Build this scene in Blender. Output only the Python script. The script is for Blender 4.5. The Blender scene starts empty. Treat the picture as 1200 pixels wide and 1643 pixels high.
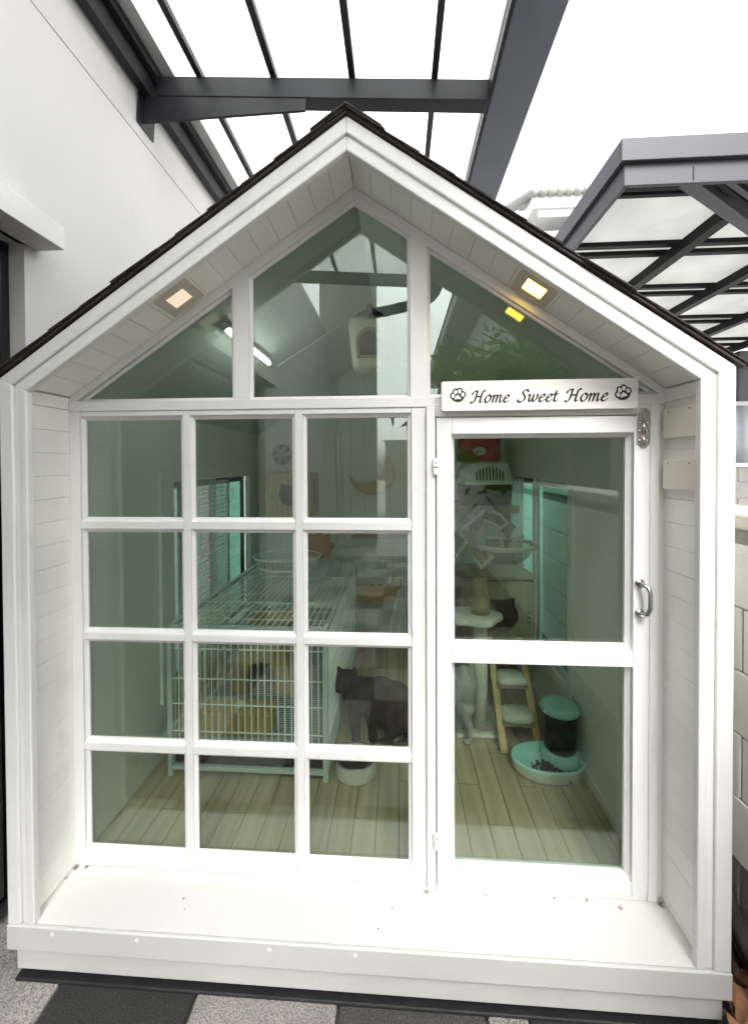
import bpy, bmesh, math, random
from mathutils import Vector, Matrix
random.seed(7)
D = bpy.data
SC = bpy.context.scene
COL = SC.collection
R = math.radians

# ------------------------------------------------------------------ camera
cam_d = D.cameras.new('camera'); cam = D.objects.new('camera', cam_d); COL.objects.link(cam)
YAW, PITCH, ROLL = -0.05982, -0.01362, -0.00399
fw = Vector((math.sin(YAW), math.cos(YAW), 0)); rt = Vector((math.cos(YAW), -math.sin(YAW), 0)); up = Vector((0, 0, 1))
f2 = fw * math.cos(PITCH) + up * math.sin(PITCH); u2 = up * math.cos(PITCH) - fw * math.sin(PITCH)
r3 = rt * math.cos(ROLL) + u2 * math.sin(ROLL); u3 = u2 * math.cos(ROLL) - rt * math.sin(ROLL)
cam.matrix_world = Matrix(((r3.x, u3.x, -f2.x, 0.5241), (r3.y, u3.y, -f2.y, -1.3452), (r3.z, u3.z, -f2.z, 1.3939), (0, 0, 0, 1)))
cam_d.sensor_fit = 'HORIZONTAL'; cam_d.sensor_width = 36; cam_d.lens = 36 * 650 / 1200
cam_d.shift_x = 0.0; cam_d.shift_y = (754.5 - 821.5) / 1200
cam_d.clip_start = 0.02; cam_d.clip_end = 500
SC.camera = cam

# ------------------------------------------------------------------ sky, sun, exposure
SUN_EL, SUN_AZ = R(50), R(165)          # azimuth clockwise from +Y
w = D.worlds.new('World'); SC.world = w; w.use_nodes = True
nt = w.node_tree; bg = nt.nodes['Background']
sky = nt.nodes.new('ShaderNodeTexSky'); sky.sky_type = 'NISHITA'; sky.sun_disc = False
sky.sun_elevation = SUN_EL; sky.sun_rotation = SUN_AZ; sky.air_density = 1.0; sky.dust_density = 4.0; sky.ozone_density = 1.0
hs = nt.nodes.new('ShaderNodeHueSaturation'); hs.inputs['Saturation'].default_value = 0.12
nt.links.new(sky.outputs[0], hs.inputs['Color']); nt.links.new(hs.outputs[0], bg.inputs[0])
bg.inputs[1].default_value = 0.15
sd = D.lights.new('sun', 'SUN'); sd.energy = 0.5; sd.angle = R(25); sd.color = (1, .97, .93)
sun = D.objects.new('sun', sd); COL.objects.link(sun)
sdir = Vector((math.sin(SUN_AZ) * math.cos(SUN_EL), math.cos(SUN_AZ) * math.cos(SUN_EL), math.sin(SUN_EL)))
sun.rotation_euler = (-sdir).to_track_quat('-Z', 'Y').to_euler(); sun.location = sdir * 20
SC.view_settings.view_transform = 'Standard'; SC.view_settings.look = 'None'
SC.view_settings.exposure = 2.2; SC.view_settings.gamma = 1.0
SC.cycles.max_bounces = 10; SC.cycles.transparent_max_bounces = 12; SC.cycles.diffuse_bounces = 8; SC.cycles.glossy_bounces = 2
SC.cycles.caustics_reflective = False; SC.cycles.caustics_refractive = False

# ------------------------------------------------------------------ materials
def mat(name, col, rough=.5, var=.06, vscale=6, bump=.0, bscale=60, metal=0, piece=0.0, dirt=0.0, dirtcol=(.25, .2, .15), dscale=9,
        stretch=(1, 1, 1), coat=0, spec=.5, fine=0.0, fscale=300, specks=0):
    m = D.materials.new(name); m.use_nodes = True
    t = m.node_tree; b = t.nodes['Principled BSDF']; L = t.links.new
    b.inputs['Roughness'].default_value = rough; b.inputs['Metallic'].default_value = metal
    b.inputs['Specular IOR Level'].default_value = spec
    if coat: b.inputs['Coat Weight'].default_value = coat
    geo = t.nodes.new('ShaderNodeNewGeometry'); mp = t.nodes.new('ShaderNodeMapping'); L(geo.outputs['Position'], mp.inputs[0])
    mp.inputs['Scale'].default_value = stretch
    n = t.nodes.new('ShaderNodeTexNoise'); n.inputs['Scale'].default_value = vscale; n.inputs['Detail'].default_value = 3; L(mp.outputs[0], n.inputs['Vector'])
    hsv = t.nodes.new('ShaderNodeHueSaturation'); hsv.inputs['Color'].default_value = (*col, 1)
    mr = t.nodes.new('ShaderNodeMapRange'); mr.inputs['From Min'].default_value = .3; mr.inputs['From Max'].default_value = .7
    mr.inputs['To Min'].default_value = 1 - var; mr.inputs['To Max'].default_value = 1 + var
    L(n.outputs['Fac'], mr.inputs['Value']); out = mr.outputs[0]
    def mul(a, bb):
        q = t.nodes.new('ShaderNodeMath'); q.operation = 'MULTIPLY'; L(a, q.inputs[0]); L(bb, q.inputs[1]); return q.outputs[0]
    if piece:
        oi = t.nodes.new('ShaderNodeObjectInfo'); pr = t.nodes.new('ShaderNodeMapRange')
        pr.inputs['To Min'].default_value = 1 - piece; pr.inputs['To Max'].default_value = 1 + piece
        L(oi.outputs['Random'], pr.inputs['Value']); out = mul(out, pr.outputs[0])
    if fine:
        nf = t.nodes.new('ShaderNodeTexNoise'); nf.inputs['Scale'].default_value = fscale; nf.inputs['Detail'].default_value = 1; L(mp.outputs[0], nf.inputs['Vector'])
        fr = t.nodes.new('ShaderNodeMapRange'); fr.inputs['From Min'].default_value = .35; fr.inputs['From Max'].default_value = .65
        fr.inputs['To Min'].default_value = 1 - fine; fr.inputs['To Max'].default_value = 1 + fine
        L(nf.outputs['Fac'], fr.inputs['Value']); out = mul(out, fr.outputs[0])
    L(out, hsv.inputs['Value']); cur = hsv.outputs[0]
    if dirt:
        nd = t.nodes.new('ShaderNodeTexNoise'); nd.inputs['Scale'].default_value = dscale; nd.inputs['Detail'].default_value = 5; nd.inputs['Roughness'].default_value = .7
        L(mp.outputs[0], nd.inputs['Vector'])
        rp = t.nodes.new('ShaderNodeMapRange'); rp.inputs['From Min'].default_value = .58; rp.inputs['From Max'].default_value = .8
        rp.inputs['To Min'].default_value = 0; rp.inputs['To Max'].default_value = dirt; L(nd.outputs['Fac'], rp.inputs['Value'])
        mx = t.nodes.new('ShaderNodeMixRGB'); L(rp.outputs[0], mx.inputs[0]); L(cur, mx.inputs[1]); mx.inputs[2].default_value = (*dirtcol, 1); cur = mx.outputs[0]
    if specks:
        vo = t.nodes.new('ShaderNodeTexVoronoi'); vo.inputs['Scale'].default_value = specks; L(geo.outputs['Position'], vo.inputs['Vector'])
        c1 = t.nodes.new('ShaderNodeMath'); c1.operation = 'LESS_THAN'; c1.inputs[1].default_value = .0022 * specks; L(vo.outputs['Distance'], c1.inputs[0])
        sp = t.nodes.new('ShaderNodeSeparateColor'); L(vo.outputs['Color'], sp.inputs[0])
        c2 = t.nodes.new('ShaderNodeMath'); c2.operation = 'GREATER_THAN'; c2.inputs[1].default_value = .45; L(sp.outputs[0], c2.inputs[0])
        c3 = t.nodes.new('ShaderNodeMath'); c3.operation = 'MULTIPLY'; L(c1.outputs[0], c3.inputs[0]); L(c2.outputs[0], c3.inputs[1])
        c4 = t.nodes.new('ShaderNodeMath'); c4.operation = 'MULTIPLY'; L(c3.outputs[0], c4.inputs[0]); L(sp.outputs[1], c4.inputs[1])
        mx = t.nodes.new('ShaderNodeMixRGB'); L(c4.outputs[0], mx.inputs[0]); L(cur, mx.inputs[1]); mx.inputs[2].default_value = (.16, .13, .10, 1); cur = mx.outputs[0]
    L(cur, b.inputs['Base Color'])
    if bump:
        nb = t.nodes.new('ShaderNodeTexNoise'); nb.inputs['Scale'].default_value = bscale; nb.inputs['Detail'].default_value = 2; L(mp.outputs[0], nb.inputs['Vector'])
        bp = t.nodes.new('ShaderNodeBump'); bp.inputs['Strength'].default_value = bump; bp.inputs['Distance'].default_value = .004
        L(nb.outputs['Fac'], bp.inputs['Height']); L(bp.outputs[0], b.inputs['Normal'])
    return m

def stain(m, pts, col=(.085, .062, .042), r=.03):
    """small rusty stains with a ragged shape of their own, at fixed places on the thing"""
    t = m.node_tree; b = t.nodes['Principled BSDF']; L = t.links.new
    src = b.inputs['Base Color'].links[0].from_socket
    geo = t.nodes.new('ShaderNodeNewGeometry')
    nz = t.nodes.new('ShaderNodeTexNoise'); nz.inputs['Scale'].default_value = 70; nz.inputs['Detail'].default_value = 6; L(geo.outputs['Position'], nz.inputs['Vector'])
    for (x, y, z, rr) in pts:
        d = t.nodes.new('ShaderNodeVectorMath'); d.operation = 'DISTANCE'; L(geo.outputs['Position'], d.inputs[0]); d.inputs[1].default_value = (x, y, z)
        a = t.nodes.new('ShaderNodeMath'); a.operation = 'MULTIPLY_ADD'; L(nz.outputs['Fac'], a.inputs[0]); a.inputs[1].default_value = rr * 2.2; L(d.outputs['Value'], a.inputs[2])
        mr = t.nodes.new('ShaderNodeMapRange'); mr.inputs['From Min'].default_value = rr * 1.25; mr.inputs['From Max'].default_value = rr * 2.0
        mr.inputs['To Min'].default_value = .9; mr.inputs['To Max'].default_value = 0; L(a.outputs[0], mr.inputs['Value'])
        mx = t.nodes.new('ShaderNodeMixRGB'); L(mr.outputs[0], mx.inputs[0]); L(src, mx.inputs[1]); mx.inputs[2].default_value = (*col, 1); src = mx.outputs[0]
    L(src, b.inputs['Base Color']); return m

def glass(name, tint, refl=.04, rough=.0, dust=0):
    m = D.materials.new(name); m.use_nodes = True; t = m.node_tree; t.nodes.clear(); L = t.links.new
    o = t.nodes.new('ShaderNodeOutputMaterial'); tr = t.nodes.new('ShaderNodeBsdfTransparent'); tr.inputs[0].default_value = (*tint, 1)
    gl = t.nodes.new('ShaderNodeBsdfGlossy'); gl.inputs['Roughness'].default_value = rough; gl.inputs['Color'].default_value = (.93, 1, .96, 1)
    lw = t.nodes.new('ShaderNodeLayerWeight'); lw.inputs['Blend'].default_value = .5
    fr = t.nodes.new('ShaderNodeMath'); fr.operation = 'POWER'; L(lw.outputs['Facing'], fr.inputs[0]); fr.inputs[1].default_value = 4.5
    ad = t.nodes.new('ShaderNodeMath'); ad.operation = 'MULTIPLY_ADD'; ad.use_clamp = True; L(fr.outputs[0], ad.inputs[0]); ad.inputs[1].default_value = .9; ad.inputs[2].default_value = refl
    mx = t.nodes.new('ShaderNodeMixShader'); L(ad.outputs[0], mx.inputs[0]); L(tr.outputs[0], mx.inputs[1]); L(gl.outputs[0], mx.inputs[2]); L(mx.outputs[0], o.inputs[0])
    if dust:      # smears and dust lying on the pane
        geo = t.nodes.new('ShaderNodeNewGeometry'); mp = t.nodes.new('ShaderNodeMapping'); mp.inputs['Scale'].default_value = (1, 1, .45); mp.inputs['Rotation'].default_value = (0, .5, 0); L(geo.outputs['Position'], mp.inputs[0])
        n = t.nodes.new('ShaderNodeTexNoise'); n.inputs['Scale'].default_value = 5; n.inputs['Detail'].default_value = 6; n.inputs['Distortion'].default_value = 1.2; L(mp.outputs[0], n.inputs['Vector'])
        mr = t.nodes.new('ShaderNodeMapRange'); mr.inputs['From Min'].default_value = .45; mr.inputs['From Max'].default_value = .75; mr.inputs['To Max'].default_value = dust; L(n.outputs['Fac'], mr.inputs['Value'])
        df = t.nodes.new('ShaderNodeBsdfDiffuse'); df.inputs[0].default_value = (.6, .6, .57, 1); m2 = t.nodes.new('ShaderNodeMixShader')
        L(mr.outputs[0], m2.inputs[0]); L(mx.outputs[0], m2.inputs[1]); L(df.outputs[0], m2.inputs[2]); L(m2.outputs[0], o.inputs[0])
    return m

def translucent(name, col, trans=.7, clear=.1):
    m = D.materials.new(name); m.use_nodes = True; t = m.node_tree; t.nodes.clear(); L = t.links.new
    o = t.nodes.new('ShaderNodeOutputMaterial'); d = t.nodes.new('ShaderNodeBsdfDiffuse'); tl = t.nodes.new('ShaderNodeBsdfTranslucent'); tp = t.nodes.new('ShaderNodeBsdfTransparent')
    geo = t.nodes.new('ShaderNodeNewGeometry'); n = t.nodes.new('ShaderNodeTexNoise'); n.inputs['Scale'].default_value = 3; n.inputs['Detail'].default_value = 6; L(geo.outputs['Position'], n.inputs['Vector'])
    mr = t.nodes.new('ShaderNodeMapRange'); mr.inputs['From Min'].default_value = .35; mr.inputs['From Max'].default_value = .65; mr.inputs['To Min'].default_value = .92; mr.inputs['To Max'].default_value = 1.04; L(n.outputs['Fac'], mr.inputs['Value'])
    h = t.nodes.new('ShaderNodeHueSaturation'); h.inputs['Color'].default_value = (*col, 1); L(mr.outputs[0], h.inputs['Value'])
    for s in (d, tl): L(h.outputs[0], s.inputs[0])
    a = t.nodes.new('ShaderNodeMixShader'); a.inputs[0].default_value = trans; L(d.outputs[0], a.inputs[1]); L(tl.outputs[0], a.inputs[2])
    c = t.nodes.new('ShaderNodeMixShader'); c.inputs[0].default_value = clear; L(a.outputs[0], c.inputs[1]); L(tp.outputs[0], c.inputs[2]); L(c.outputs[0], o.inputs[0])
    return m

def emit(name, col, s):
    m = D.materials.new(name); m.use_nodes = True; b = m.node_tree.nodes['Principled BSDF']
    b.inputs['Base Color'].default_value = (*[min(1, c) * .25 for c in col], 1); b.inputs['Emission Color'].default_value = (*col, 1); b.inputs['Emission Strength'].default_value = s
    return m

def wood(name, c1, c2, axis='y', scale=14, rough=.5, piece=.12):
    m = D.materials.new(name); m.use_nodes = True; t = m.node_tree; b = t.nodes['Principled BSDF']; L = t.links.new
    b.inputs['Roughness'].default_value = rough
    geo = t.nodes.new('ShaderNodeNewGeometry'); mp = t.nodes.new('ShaderNodeMapping'); L(geo.outputs['Position'], mp.inputs[0])
    oi = t.nodes.new('ShaderNodeObjectInfo'); off = t.nodes.new('ShaderNodeVectorMath'); off.operation = 'SCALE'; off.inputs[0].default_value = (7, 13, 5); L(oi.outputs['Random'], off.inputs['Scale'])
    L(off.outputs[0], mp.inputs['Location'])
    s = {'x': (.12, 1, 1), 'y': (1, .12, 1), 'z': (1, 1, .12)}[axis]; mp.inputs['Scale'].default_value = s
    n = t.nodes.new('ShaderNodeTexNoise'); n.inputs['Scale'].default_value = scale * 2; n.inputs['Detail'].default_value = 8; n.inputs['Distortion'].default_value = 1.6; L(mp.outputs[0], n.inputs['Vector'])
    wv = t.nodes.new('ShaderNodeTexWave'); wv.bands_direction = {'x': 'Y', 'y': 'X', 'z': 'X'}[axis]; wv.inputs['Scale'].default_value = scale; wv.inputs['Distortion'].default_value = 9; wv.inputs['Detail'].default_value = 4; wv.inputs['Detail Scale'].default_value = 1.2
    L(mp.outputs[0], wv.inputs['Vector'])
    mxf = t.nodes.new('ShaderNodeMath'); mxf.operation = 'MULTIPLY'; L(n.outputs['Fac'], mxf.inputs[0]); L(wv.outputs['Fac'], mxf.inputs[1])
    cr = t.nodes.new('ShaderNodeMixRGB'); L(mxf.outputs[0], cr.inputs[0]); cr.inputs[1].default_value = (*c1, 1); cr.inputs[2].default_value = (*c2, 1)
    h = t.nodes.new('ShaderNodeHueSaturation'); L(cr.outputs[0], h.inputs['Color'])
    pr = t.nodes.new('ShaderNodeMapRange'); pr.inputs['To Min'].default_value = 1 - piece; pr.inputs['To Max'].default_value = 1 + piece; L(oi.outputs['Random'], pr.inputs['Value']); L(pr.outputs[0], h.inputs['Value'])
    L(h.outputs[0], b.inputs['Base Color'])
    bp = t.nodes.new('ShaderNodeBump'); bp.inputs['Strength'].default_value = .12; bp.inputs['Distance'].default_value = .002; L(mxf.outputs[0], bp.inputs['Height']); L(bp.outputs[0], b.inputs['Normal'])
    return m

W = (.75, .75, .735)
M = dict(
    trim=mat('white_paint', W, .40, .03, 5, .18, 45, piece=.02, dirt=.22, dirtcol=(.45, .40, .33), dscale=14, specks=9),  # front white darkened, like the fascia, to even out the light
    board=mat('white_board_paint', (.85, .835, .795), .45, .03, 4, .12, 40, piece=.02, dirt=.22, dirtcol=(.45, .38, .28), dscale=11, specks=10),
    soffit=mat('soffit_paint', (.87, .85, .805), .5, .03, 4, .10, 40, piece=.025, dirt=.08, dirtcol=(.42, .36, .27), dscale=10),  # white raised, like the boards, to stand in for missing bounce light
    sill=stain(mat('sill_paint', (.63, .62, .60), .42, .03, 3, .06, 30, dirt=.25, dirtcol=(.5, .44, .34), dscale=6, specks=12),  # white sill darkened in colour to offset strong light on it
               [(-.597, -.022, 0, .016), (.610, -.036, 0, .014), (1.350, -.030, 0, .018), (1.215, -.050, 0, .012), (-.60, -.060, 0, .008), (-.56, -.018, 0, .010), (1.02, -.034, 0, .006), (.80, -.034, 0, .005), (1.12, -.034, 0, .007), (-.17, -.10, 0, .005), (-.15, -.13, 0, .004), (.50, -.09, 0, .005), (.46, -.15, 0, .004)]),
    fascia=mat('sill_fascia_paint', (.56, .56, .545), .42, .035, 3, .08, 30, dirt=.18, dirtcol=(.34, .30, .25), dscale=7),
    skirt=mat('skirting_paint', (.56, .555, .54), .5, .05, 4, .15, 30, dirt=.30, dirtcol=(.30, .26, .21), dscale=8),
    bezel=mat('lamp_bezel', (.58, .53, .46), .5, .03, 6),
    roughblack=mat('rough_black', (.012, .012, .013), .6, .3, 20, .6, 60),
    inwall=mat('interior_wall_paint', (.79, .81, .77), .5, .02, 3, .05, 30, piece=.02),
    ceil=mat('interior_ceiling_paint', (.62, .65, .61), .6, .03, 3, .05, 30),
    shingle=mat('asphalt_shingle', (.030, .025, .024), .9, .4, 40, .9, 400, piece=.3, fine=.5, fscale=500),
    deck=mat('roof_deck_edge', (.035, .024, .021), .8, .3, 30, .4, 90),
    pane=glass('tinted_pane_glass', (.81, .87, .82), .066, dust=.010),
    clear=glass('clear_glass', (.93, .95, .94), .02),
    teal=glass('teal_glass', (.62, .90, .84), .03),
    acryl=glass('clear_acrylic', (.86, .88, .80), .03),
    chrome=mat('chrome', (.62, .61, .60), .22, .05, 20, 0, metal=1),
    steel=mat('scratched_steel', (.50, .47, .44), .35, .2, 60, .2, 200, metal=1),
    dark=mat('dark_grey_steel', (.018, .019, .024), .5, .10, 8, .05, 30, piece=.08, spec=.35),
    gutter=mat('blue_grey_gutter', (.115, .130, .165), .5, .08, 5, .05, 30),
    darker=mat('black_steel', (.006, .006, .007), .6, .1, 8, .05, 30, spec=.2),
    fasciag=mat('grey_painted_fascia', (.034, .034, .041), .5, .08, 5, .05, 30),
    frameblk=mat('black_aluminium', (.012, .012, .014), .3, .1, 8),
    render=mat('white_render', (.64, .63, .62), .75, .02, 2.5, .25, 130, dirt=.16, dirtcol=(.45, .42, .38), dscale=3, stretch=(1, 1, .35), specks=4),
    hood=mat('white_hood_render', (.74, .73, .71), .7, .02, 3, .15, 130),
    reveal=mat('reveal_render', (.55, .53, .49), .8, .04, 5, .2, 120),
    seam=mat('grey_sealant', (.22, .21, .20), .8, .15, 30),
    poly=translucent('white_polycarbonate', (.90, .91, .885), .88, .20),
    poly2=translucent('ivory_polycarbonate', (.56, .565, .55), .62, .0),
    block=mat('white_painted_block', (.84, .82, .775), .85, .05, 6, .6, 90, piece=.04, dirt=.25, dirtcol=(.28, .25, .20), dscale=5),
    blockdirty=mat('dirty_block', (.22, .195, .165), .9, .12, 8, .8, 90, piece=.08, dirt=.6, dirtcol=(.07, .06, .05), dscale=9),
    mortar=mat('mortar', (.33, .31, .28), .95, .15, 20, .6, 90),
    cap=mat('wall_cap_render', (.62, .59, .53), .9, .08, 8, .7, 60, dirt=.3, dirtcol=(.25, .22, .18)),
    greyblock=mat('grey_block', (.30, .295, .275), .9, .06, 6, .5, 90, piece=.06),
    sheet=mat('grey_metal_sheet', (.36, .38, .41), .5, .10, 4, 0, metal=.0),
    pav_l=mat('light_grey_paver', (.23, .22, .205), .9, .16, 9, .9, 260, piece=.08, fine=.45, fscale=260, dirt=.3, dirtcol=(.08, .075, .07)),
    pav_d=mat('black_paver', (.022, .022, .021), .85, .25, 9, .9, 260, piece=.12, fine=.6, fscale=240, dirt=.15, dirtcol=(.10, .095, .085), dscale=20),
    pav_m=mat('dark_grey_paver', (.05, .048, .045), .88, .2, 9, .9, 260, piece=.1, fine=.5, fscale=240),
    ground=mat('concrete_ground', (.42, .41, .39), .95, .2, 4, .5, 80),
    soil=mat('dark_soil', (.045, .034, .025), .95, .4, 20, 1, 80),
    leafdry=mat('dry_leaf', (.30, .15, .08), .8, .4, 30, .4, 80, piece=.45),
    litter=mat('leaf_litter', (.20, .12, .075), .9, .6, 35, .6, 80, fine=.5, fscale=90),
    bark=mat('bark', (.05, .042, .034), .95, .4, 20, 1, 60, stretch=(1, 1, .3)),
    leaf=translucent('leaf_green', (.20, .32, .08), .45, .0),
    leaf2=translucent('leaf_green_dark', (.08, .14, .04), .45, .0),
    floor=wood('wood_look_tile', (.44, .35, .23), (.31, .23, .135), 'y', 5, .45, .10),
    grout=mat('dark_grout', (.035, .03, .025), .9, .1, 20),
    pine=wood('pine_wood', (.56, .39, .16), (.40, .25, .085), 'z', 9, .55, .06),
    pinex=wood('pine_wood_horizontal', (.52, .32, .12), (.36, .20, .065), 'x', 9, .5, .06),
    ply=wood('plywood', (.34, .265, .165), (.25, .19, .115), 'z', 5, .6, .06),
    hole=mat('dark_inside', (.035, .026, .017), .9, .2, 10),
    wire=mat('white_wire', (.86, .88, .86), .4, .04, 10),
    cageframe=mat('cage_frame_paint', (.56, .62, .60), .4, .06, 12, .1, 60, dirt=.3, dirtcol=(.2, .18, .14), dscale=16),
    slat=mat('grey_slat_plastic', (.40, .44, .43), .5, .06, 10),
    white=mat('white_plastic', (.78, .78, .76), .35, .02, 6),
    cream=mat('cream_plastic', (.66, .64, .55), .35, .03, 6),
    junction=mat('ivory_junction_plastic', (.72, .69, .61), .35, .03, 6, dirt=.1, dirtcol=(.5, .45, .35)),
    mint=mat('mint_plastic', (.40, .74, .66), .3, .03, 6, coat=.2),
    mintlid=mat('mint_lid_plastic', (.28, .56, .47), .35, .03, 6, coat=.2),
    smoked=glass('smoked_plastic', (.30, .28, .27), .04),
    kibble=mat('kibble', (.035, .020, .014), .8, .4, 90, .6, 200),
    plush=mat('white_plush', (.68, .68, .60), 1, .10, 25, 1, 260, fine=.15, fscale=200),
    sisal=mat('sisal_rope', (.40, .33, .18), .95, .2, 60, .8, 300, stretch=(1, 1, 4)),
    brown=mat('brown_fur', (.045, .025, .015), .95, .35, 18, 1, 260, fine=.4, fscale=160),
    greyfur=mat('grey_fur', (.34, .34, .325), .95, .15, 18, 1, 260, fine=.22, fscale=160),
    eye=mat('amber_eye', (.10, .055, .02), .1, .1, 50, coat=.6),
    black=mat('black_ink', (.018, .016, .017), .6, .1, 40),
    inkred=mat('worn_brown_ink', (.12, .07, .07), .7, .2, 60),
    signboard=mat('whitewashed_wood', (.76, .74, .71), .6, .05, 8, .25, 60, stretch=(.15, 1, 6)),
    orange=mat('orange_cushion', (.42, .17, .02), .9, .15, 20, .6, 120),
    red=mat('red_plastic', (.45, .03, .05), .45, .08, 10),
    pink=mat('pink_fabric', (.55, .07, .12), .8, .10, 20, .5, 160),
    towel=mat('white_towel', (.60, .62, .56), .95, .06, 20, .8, 220),
    scarf=mat('patterned_scarf', (.30, .31, .30), .9, .45, 60, .3, 90),
    scarfedge=mat('white_scarf_edge', (.55, .56, .53), .9, .05, 30),
    brick=mat('white_brick', (.56, .60, .56), .85, .05, 10, .5, 90, piece=.06),
    nwall=mat('neighbour_wall', (.60, .57, .51), .8, .04, 2, .2, 100, dirt=.1),
    ntile=mat('grey_roof_tile', (.28, .28, .27), .8, .15, 6, .3, 60, piece=.08),
    eavesoffit=mat('grey_eave_soffit', (.24, .26, .25), .7, .05, 4),
    nfascia=mat('pale_fascia', (.55, .56, .56), .7, .05, 4),
    lampglow=emit('lamp_glow_bright', (1, .60, .060), 3.4),
    lamppale=emit('lamp_glow_pale', (1, .80, .60), .19),
    tube=emit('tube_light', (.95, 1, .98), 4.5),
    blacklace=mat('black_cable', (.02, .02, .02), .5, .1, 10),
    whitecable=mat('white_cable', (.7, .7, .68), .5, .05, 10),
    hose=glass('clear_plastic_sleeve', (.90, .92, .90), .06, .08),
)

# ------------------------------------------------------------------ mesh helpers
class MB:
    def __init__(s): s.v = []; s.f = []
    def add(s, vs, fs):
        o = len(s.v); s.v += [tuple(q) for q in vs]; s.f += [tuple(i + o for i in f) for f in fs]; return s
    def box(s, x0, x1, y0, y1, z0, z1):
        return s.hexa([(x0, y0, z0), (x1, y0, z0), (x1, y1, z0), (x0, y1, z0), (x0, y0, z1), (x1, y0, z1), (x1, y1, z1), (x0, y1, z1)])
    def hexa(s, p): return s.add(p, [(0, 3, 2, 1), (4, 5, 6, 7), (0, 1, 5, 4), (1, 2, 6, 5), (2, 3, 7, 6), (3, 0, 4, 7)])
    def prism(s, pts, ax, a0, a1):
        n = len(pts)
        def P(u, v, a): return {'y': (u, a, v), 'x': (a, u, v), 'z': (u, v, a)}[ax]
        vs = [P(u, v, a0) for u, v in pts] + [P(u, v, a1) for u, v in pts]
        return s.add(vs, [tuple(range(n))[::-1], tuple(range(n, 2 * n))] + [(i, (i + 1) % n, n + (i + 1) % n, n + i) for i in range(n)])
    def ring(s, outer, inner, ax, a0, a1):
        n = len(outer)
        def P(u, v, a): return {'y': (u, a, v), 'x': (a, u, v), 'z': (u, v, a)}[ax]
        vs = [P(u, v, a0) for u, v in outer] + [P(u, v, a0) for u, v in inner] + [P(u, v, a1) for u, v in outer] + [P(u, v, a1) for u, v in inner]
        fs = []
        for i in range(n):
            j = (i + 1) % n
            fs += [(i, j, n + j, n + i), (2 * n + i, 3 * n + i, 3 * n + j, 2 * n + j), (i, 2 * n + i, 2 * n + j, j), (n + i, n + j, 3 * n + j, 3 * n + i)]
        return s.add(vs, fs)
    def bar(s, a, b, wd, ht, up=(0, 0, 1)):
        a, b = Vector(a), Vector(b); d = (b - a).normalized(); x = d.cross(Vector(up))
        x = Vector((1, 0, 0)) if x.length < 1e-6 else x.normalized(); z = x.cross(d)
        x *= wd / 2; z *= ht / 2
        return s.hexa([a - x - z, a + x - z, b + x - z, b - x - z, a - x + z, a + x + z, b + x + z, b - x + z])
    def tube(s, path, r, n=8, closed=False):
        P = [Vector(p) for p in path]; m = len(P); rs = r if isinstance(r, (list, tuple)) else [r] * m
        vs = []; px = None
        for i, p in enumerate(P):
            if closed: t = P[(i + 1) % m] - P[i - 1]
            else: t = P[min(i + 1, m - 1)] - P[max(i - 1, 0)]
            t.normalize()
            if px is None:
                px = t.cross(Vector((0, 0, 1)))
                if px.length < 1e-3: px = t.cross(Vector((0, 1, 0)))
            else: px = px - t * px.dot(t)
            px.normalize(); py = t.cross(px)
            for k in range(n):
                a = 2 * math.pi * k / n; vs.append(p + (px * math.cos(a) + py * math.sin(a)) * rs[i])
        fs = []
        for i in range(m if closed else m - 1):
            j = (i + 1) % m
            for k in range(n): q = (k + 1) % n; fs.append((i * n + k, i * n + q, j * n + q, j * n + k))
        if not closed: fs += [tuple(range(n))[::-1], tuple(range((m - 1) * n, m * n))]
        return s.add(vs, fs)
    def lathe(s, prof, c=(0, 0, 0), n=24, sx=1, sy=1):
        vs = []
        for r, z in prof:
            for k in range(n):
                a = 2 * math.pi * k / n; vs.append((c[0] + r * sx * math.cos(a), c[1] + r * sy * math.sin(a), c[2] + z))
        fs = []; m = len(prof)
        for i in range(m - 1):
            for k in range(n): q = (k + 1) % n; fs.append((i * n + k, i * n + q, (i + 1) * n + q, (i + 1) * n + k))
        if prof[0][0] > 1e-5: fs.append(tuple(range(n))[::-1])
        if prof[-1][0] > 1e-5: fs.append(tuple(range((m - 1) * n, m * n)))
        return s.add(vs, fs)
    def loft(s, loops, cap0=True, cap1=True):
        n = len(loops[0]); vs = [p for l in loops for p in l]; fs = []
        for i in range(len(loops) - 1):
            for k in range(n): q = (k + 1) % n; fs.append((i * n + k, i * n + q, (i + 1) * n + q, (i + 1) * n + k))
        if cap0: fs.append(tuple(range(n))[::-1])
        if cap1: fs.append(tuple(range((len(loops) - 1) * n, len(loops) * n)))
        return s.add(vs, fs)
    def ball(s, c, rx, ry=None, rz=None, n=12, m=8):
        ry = ry or rx; rz = rz or rx
        vs = [(c[0], c[1], c[2] - rz)]
        for i in range(1, m):
            t = math.pi * i / m - math.pi / 2
            for k in range(n): a = 2 * math.pi * k / n; vs.append((c[0] + rx * math.cos(t) * math.cos(a), c[1] + ry * math.cos(t) * math.sin(a), c[2] + rz * math.sin(t)))
        vs.append((c[0], c[1], c[2] + rz)); fs = []
        for k in range(n): fs.append((0, 1 + (k + 1) % n, 1 + k)); fs.append((len(vs) - 1, 1 + (m - 2) * n + k, 1 + (m - 2) * n + (k + 1) % n))
        for i in range(m - 2):
            for k in range(n): q = (k + 1) % n; fs.append((1 + i * n + k, 1 + i * n + q, 1 + (i + 1) * n + q, 1 + (i + 1) * n + k))
        return s.add(vs, fs)
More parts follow.
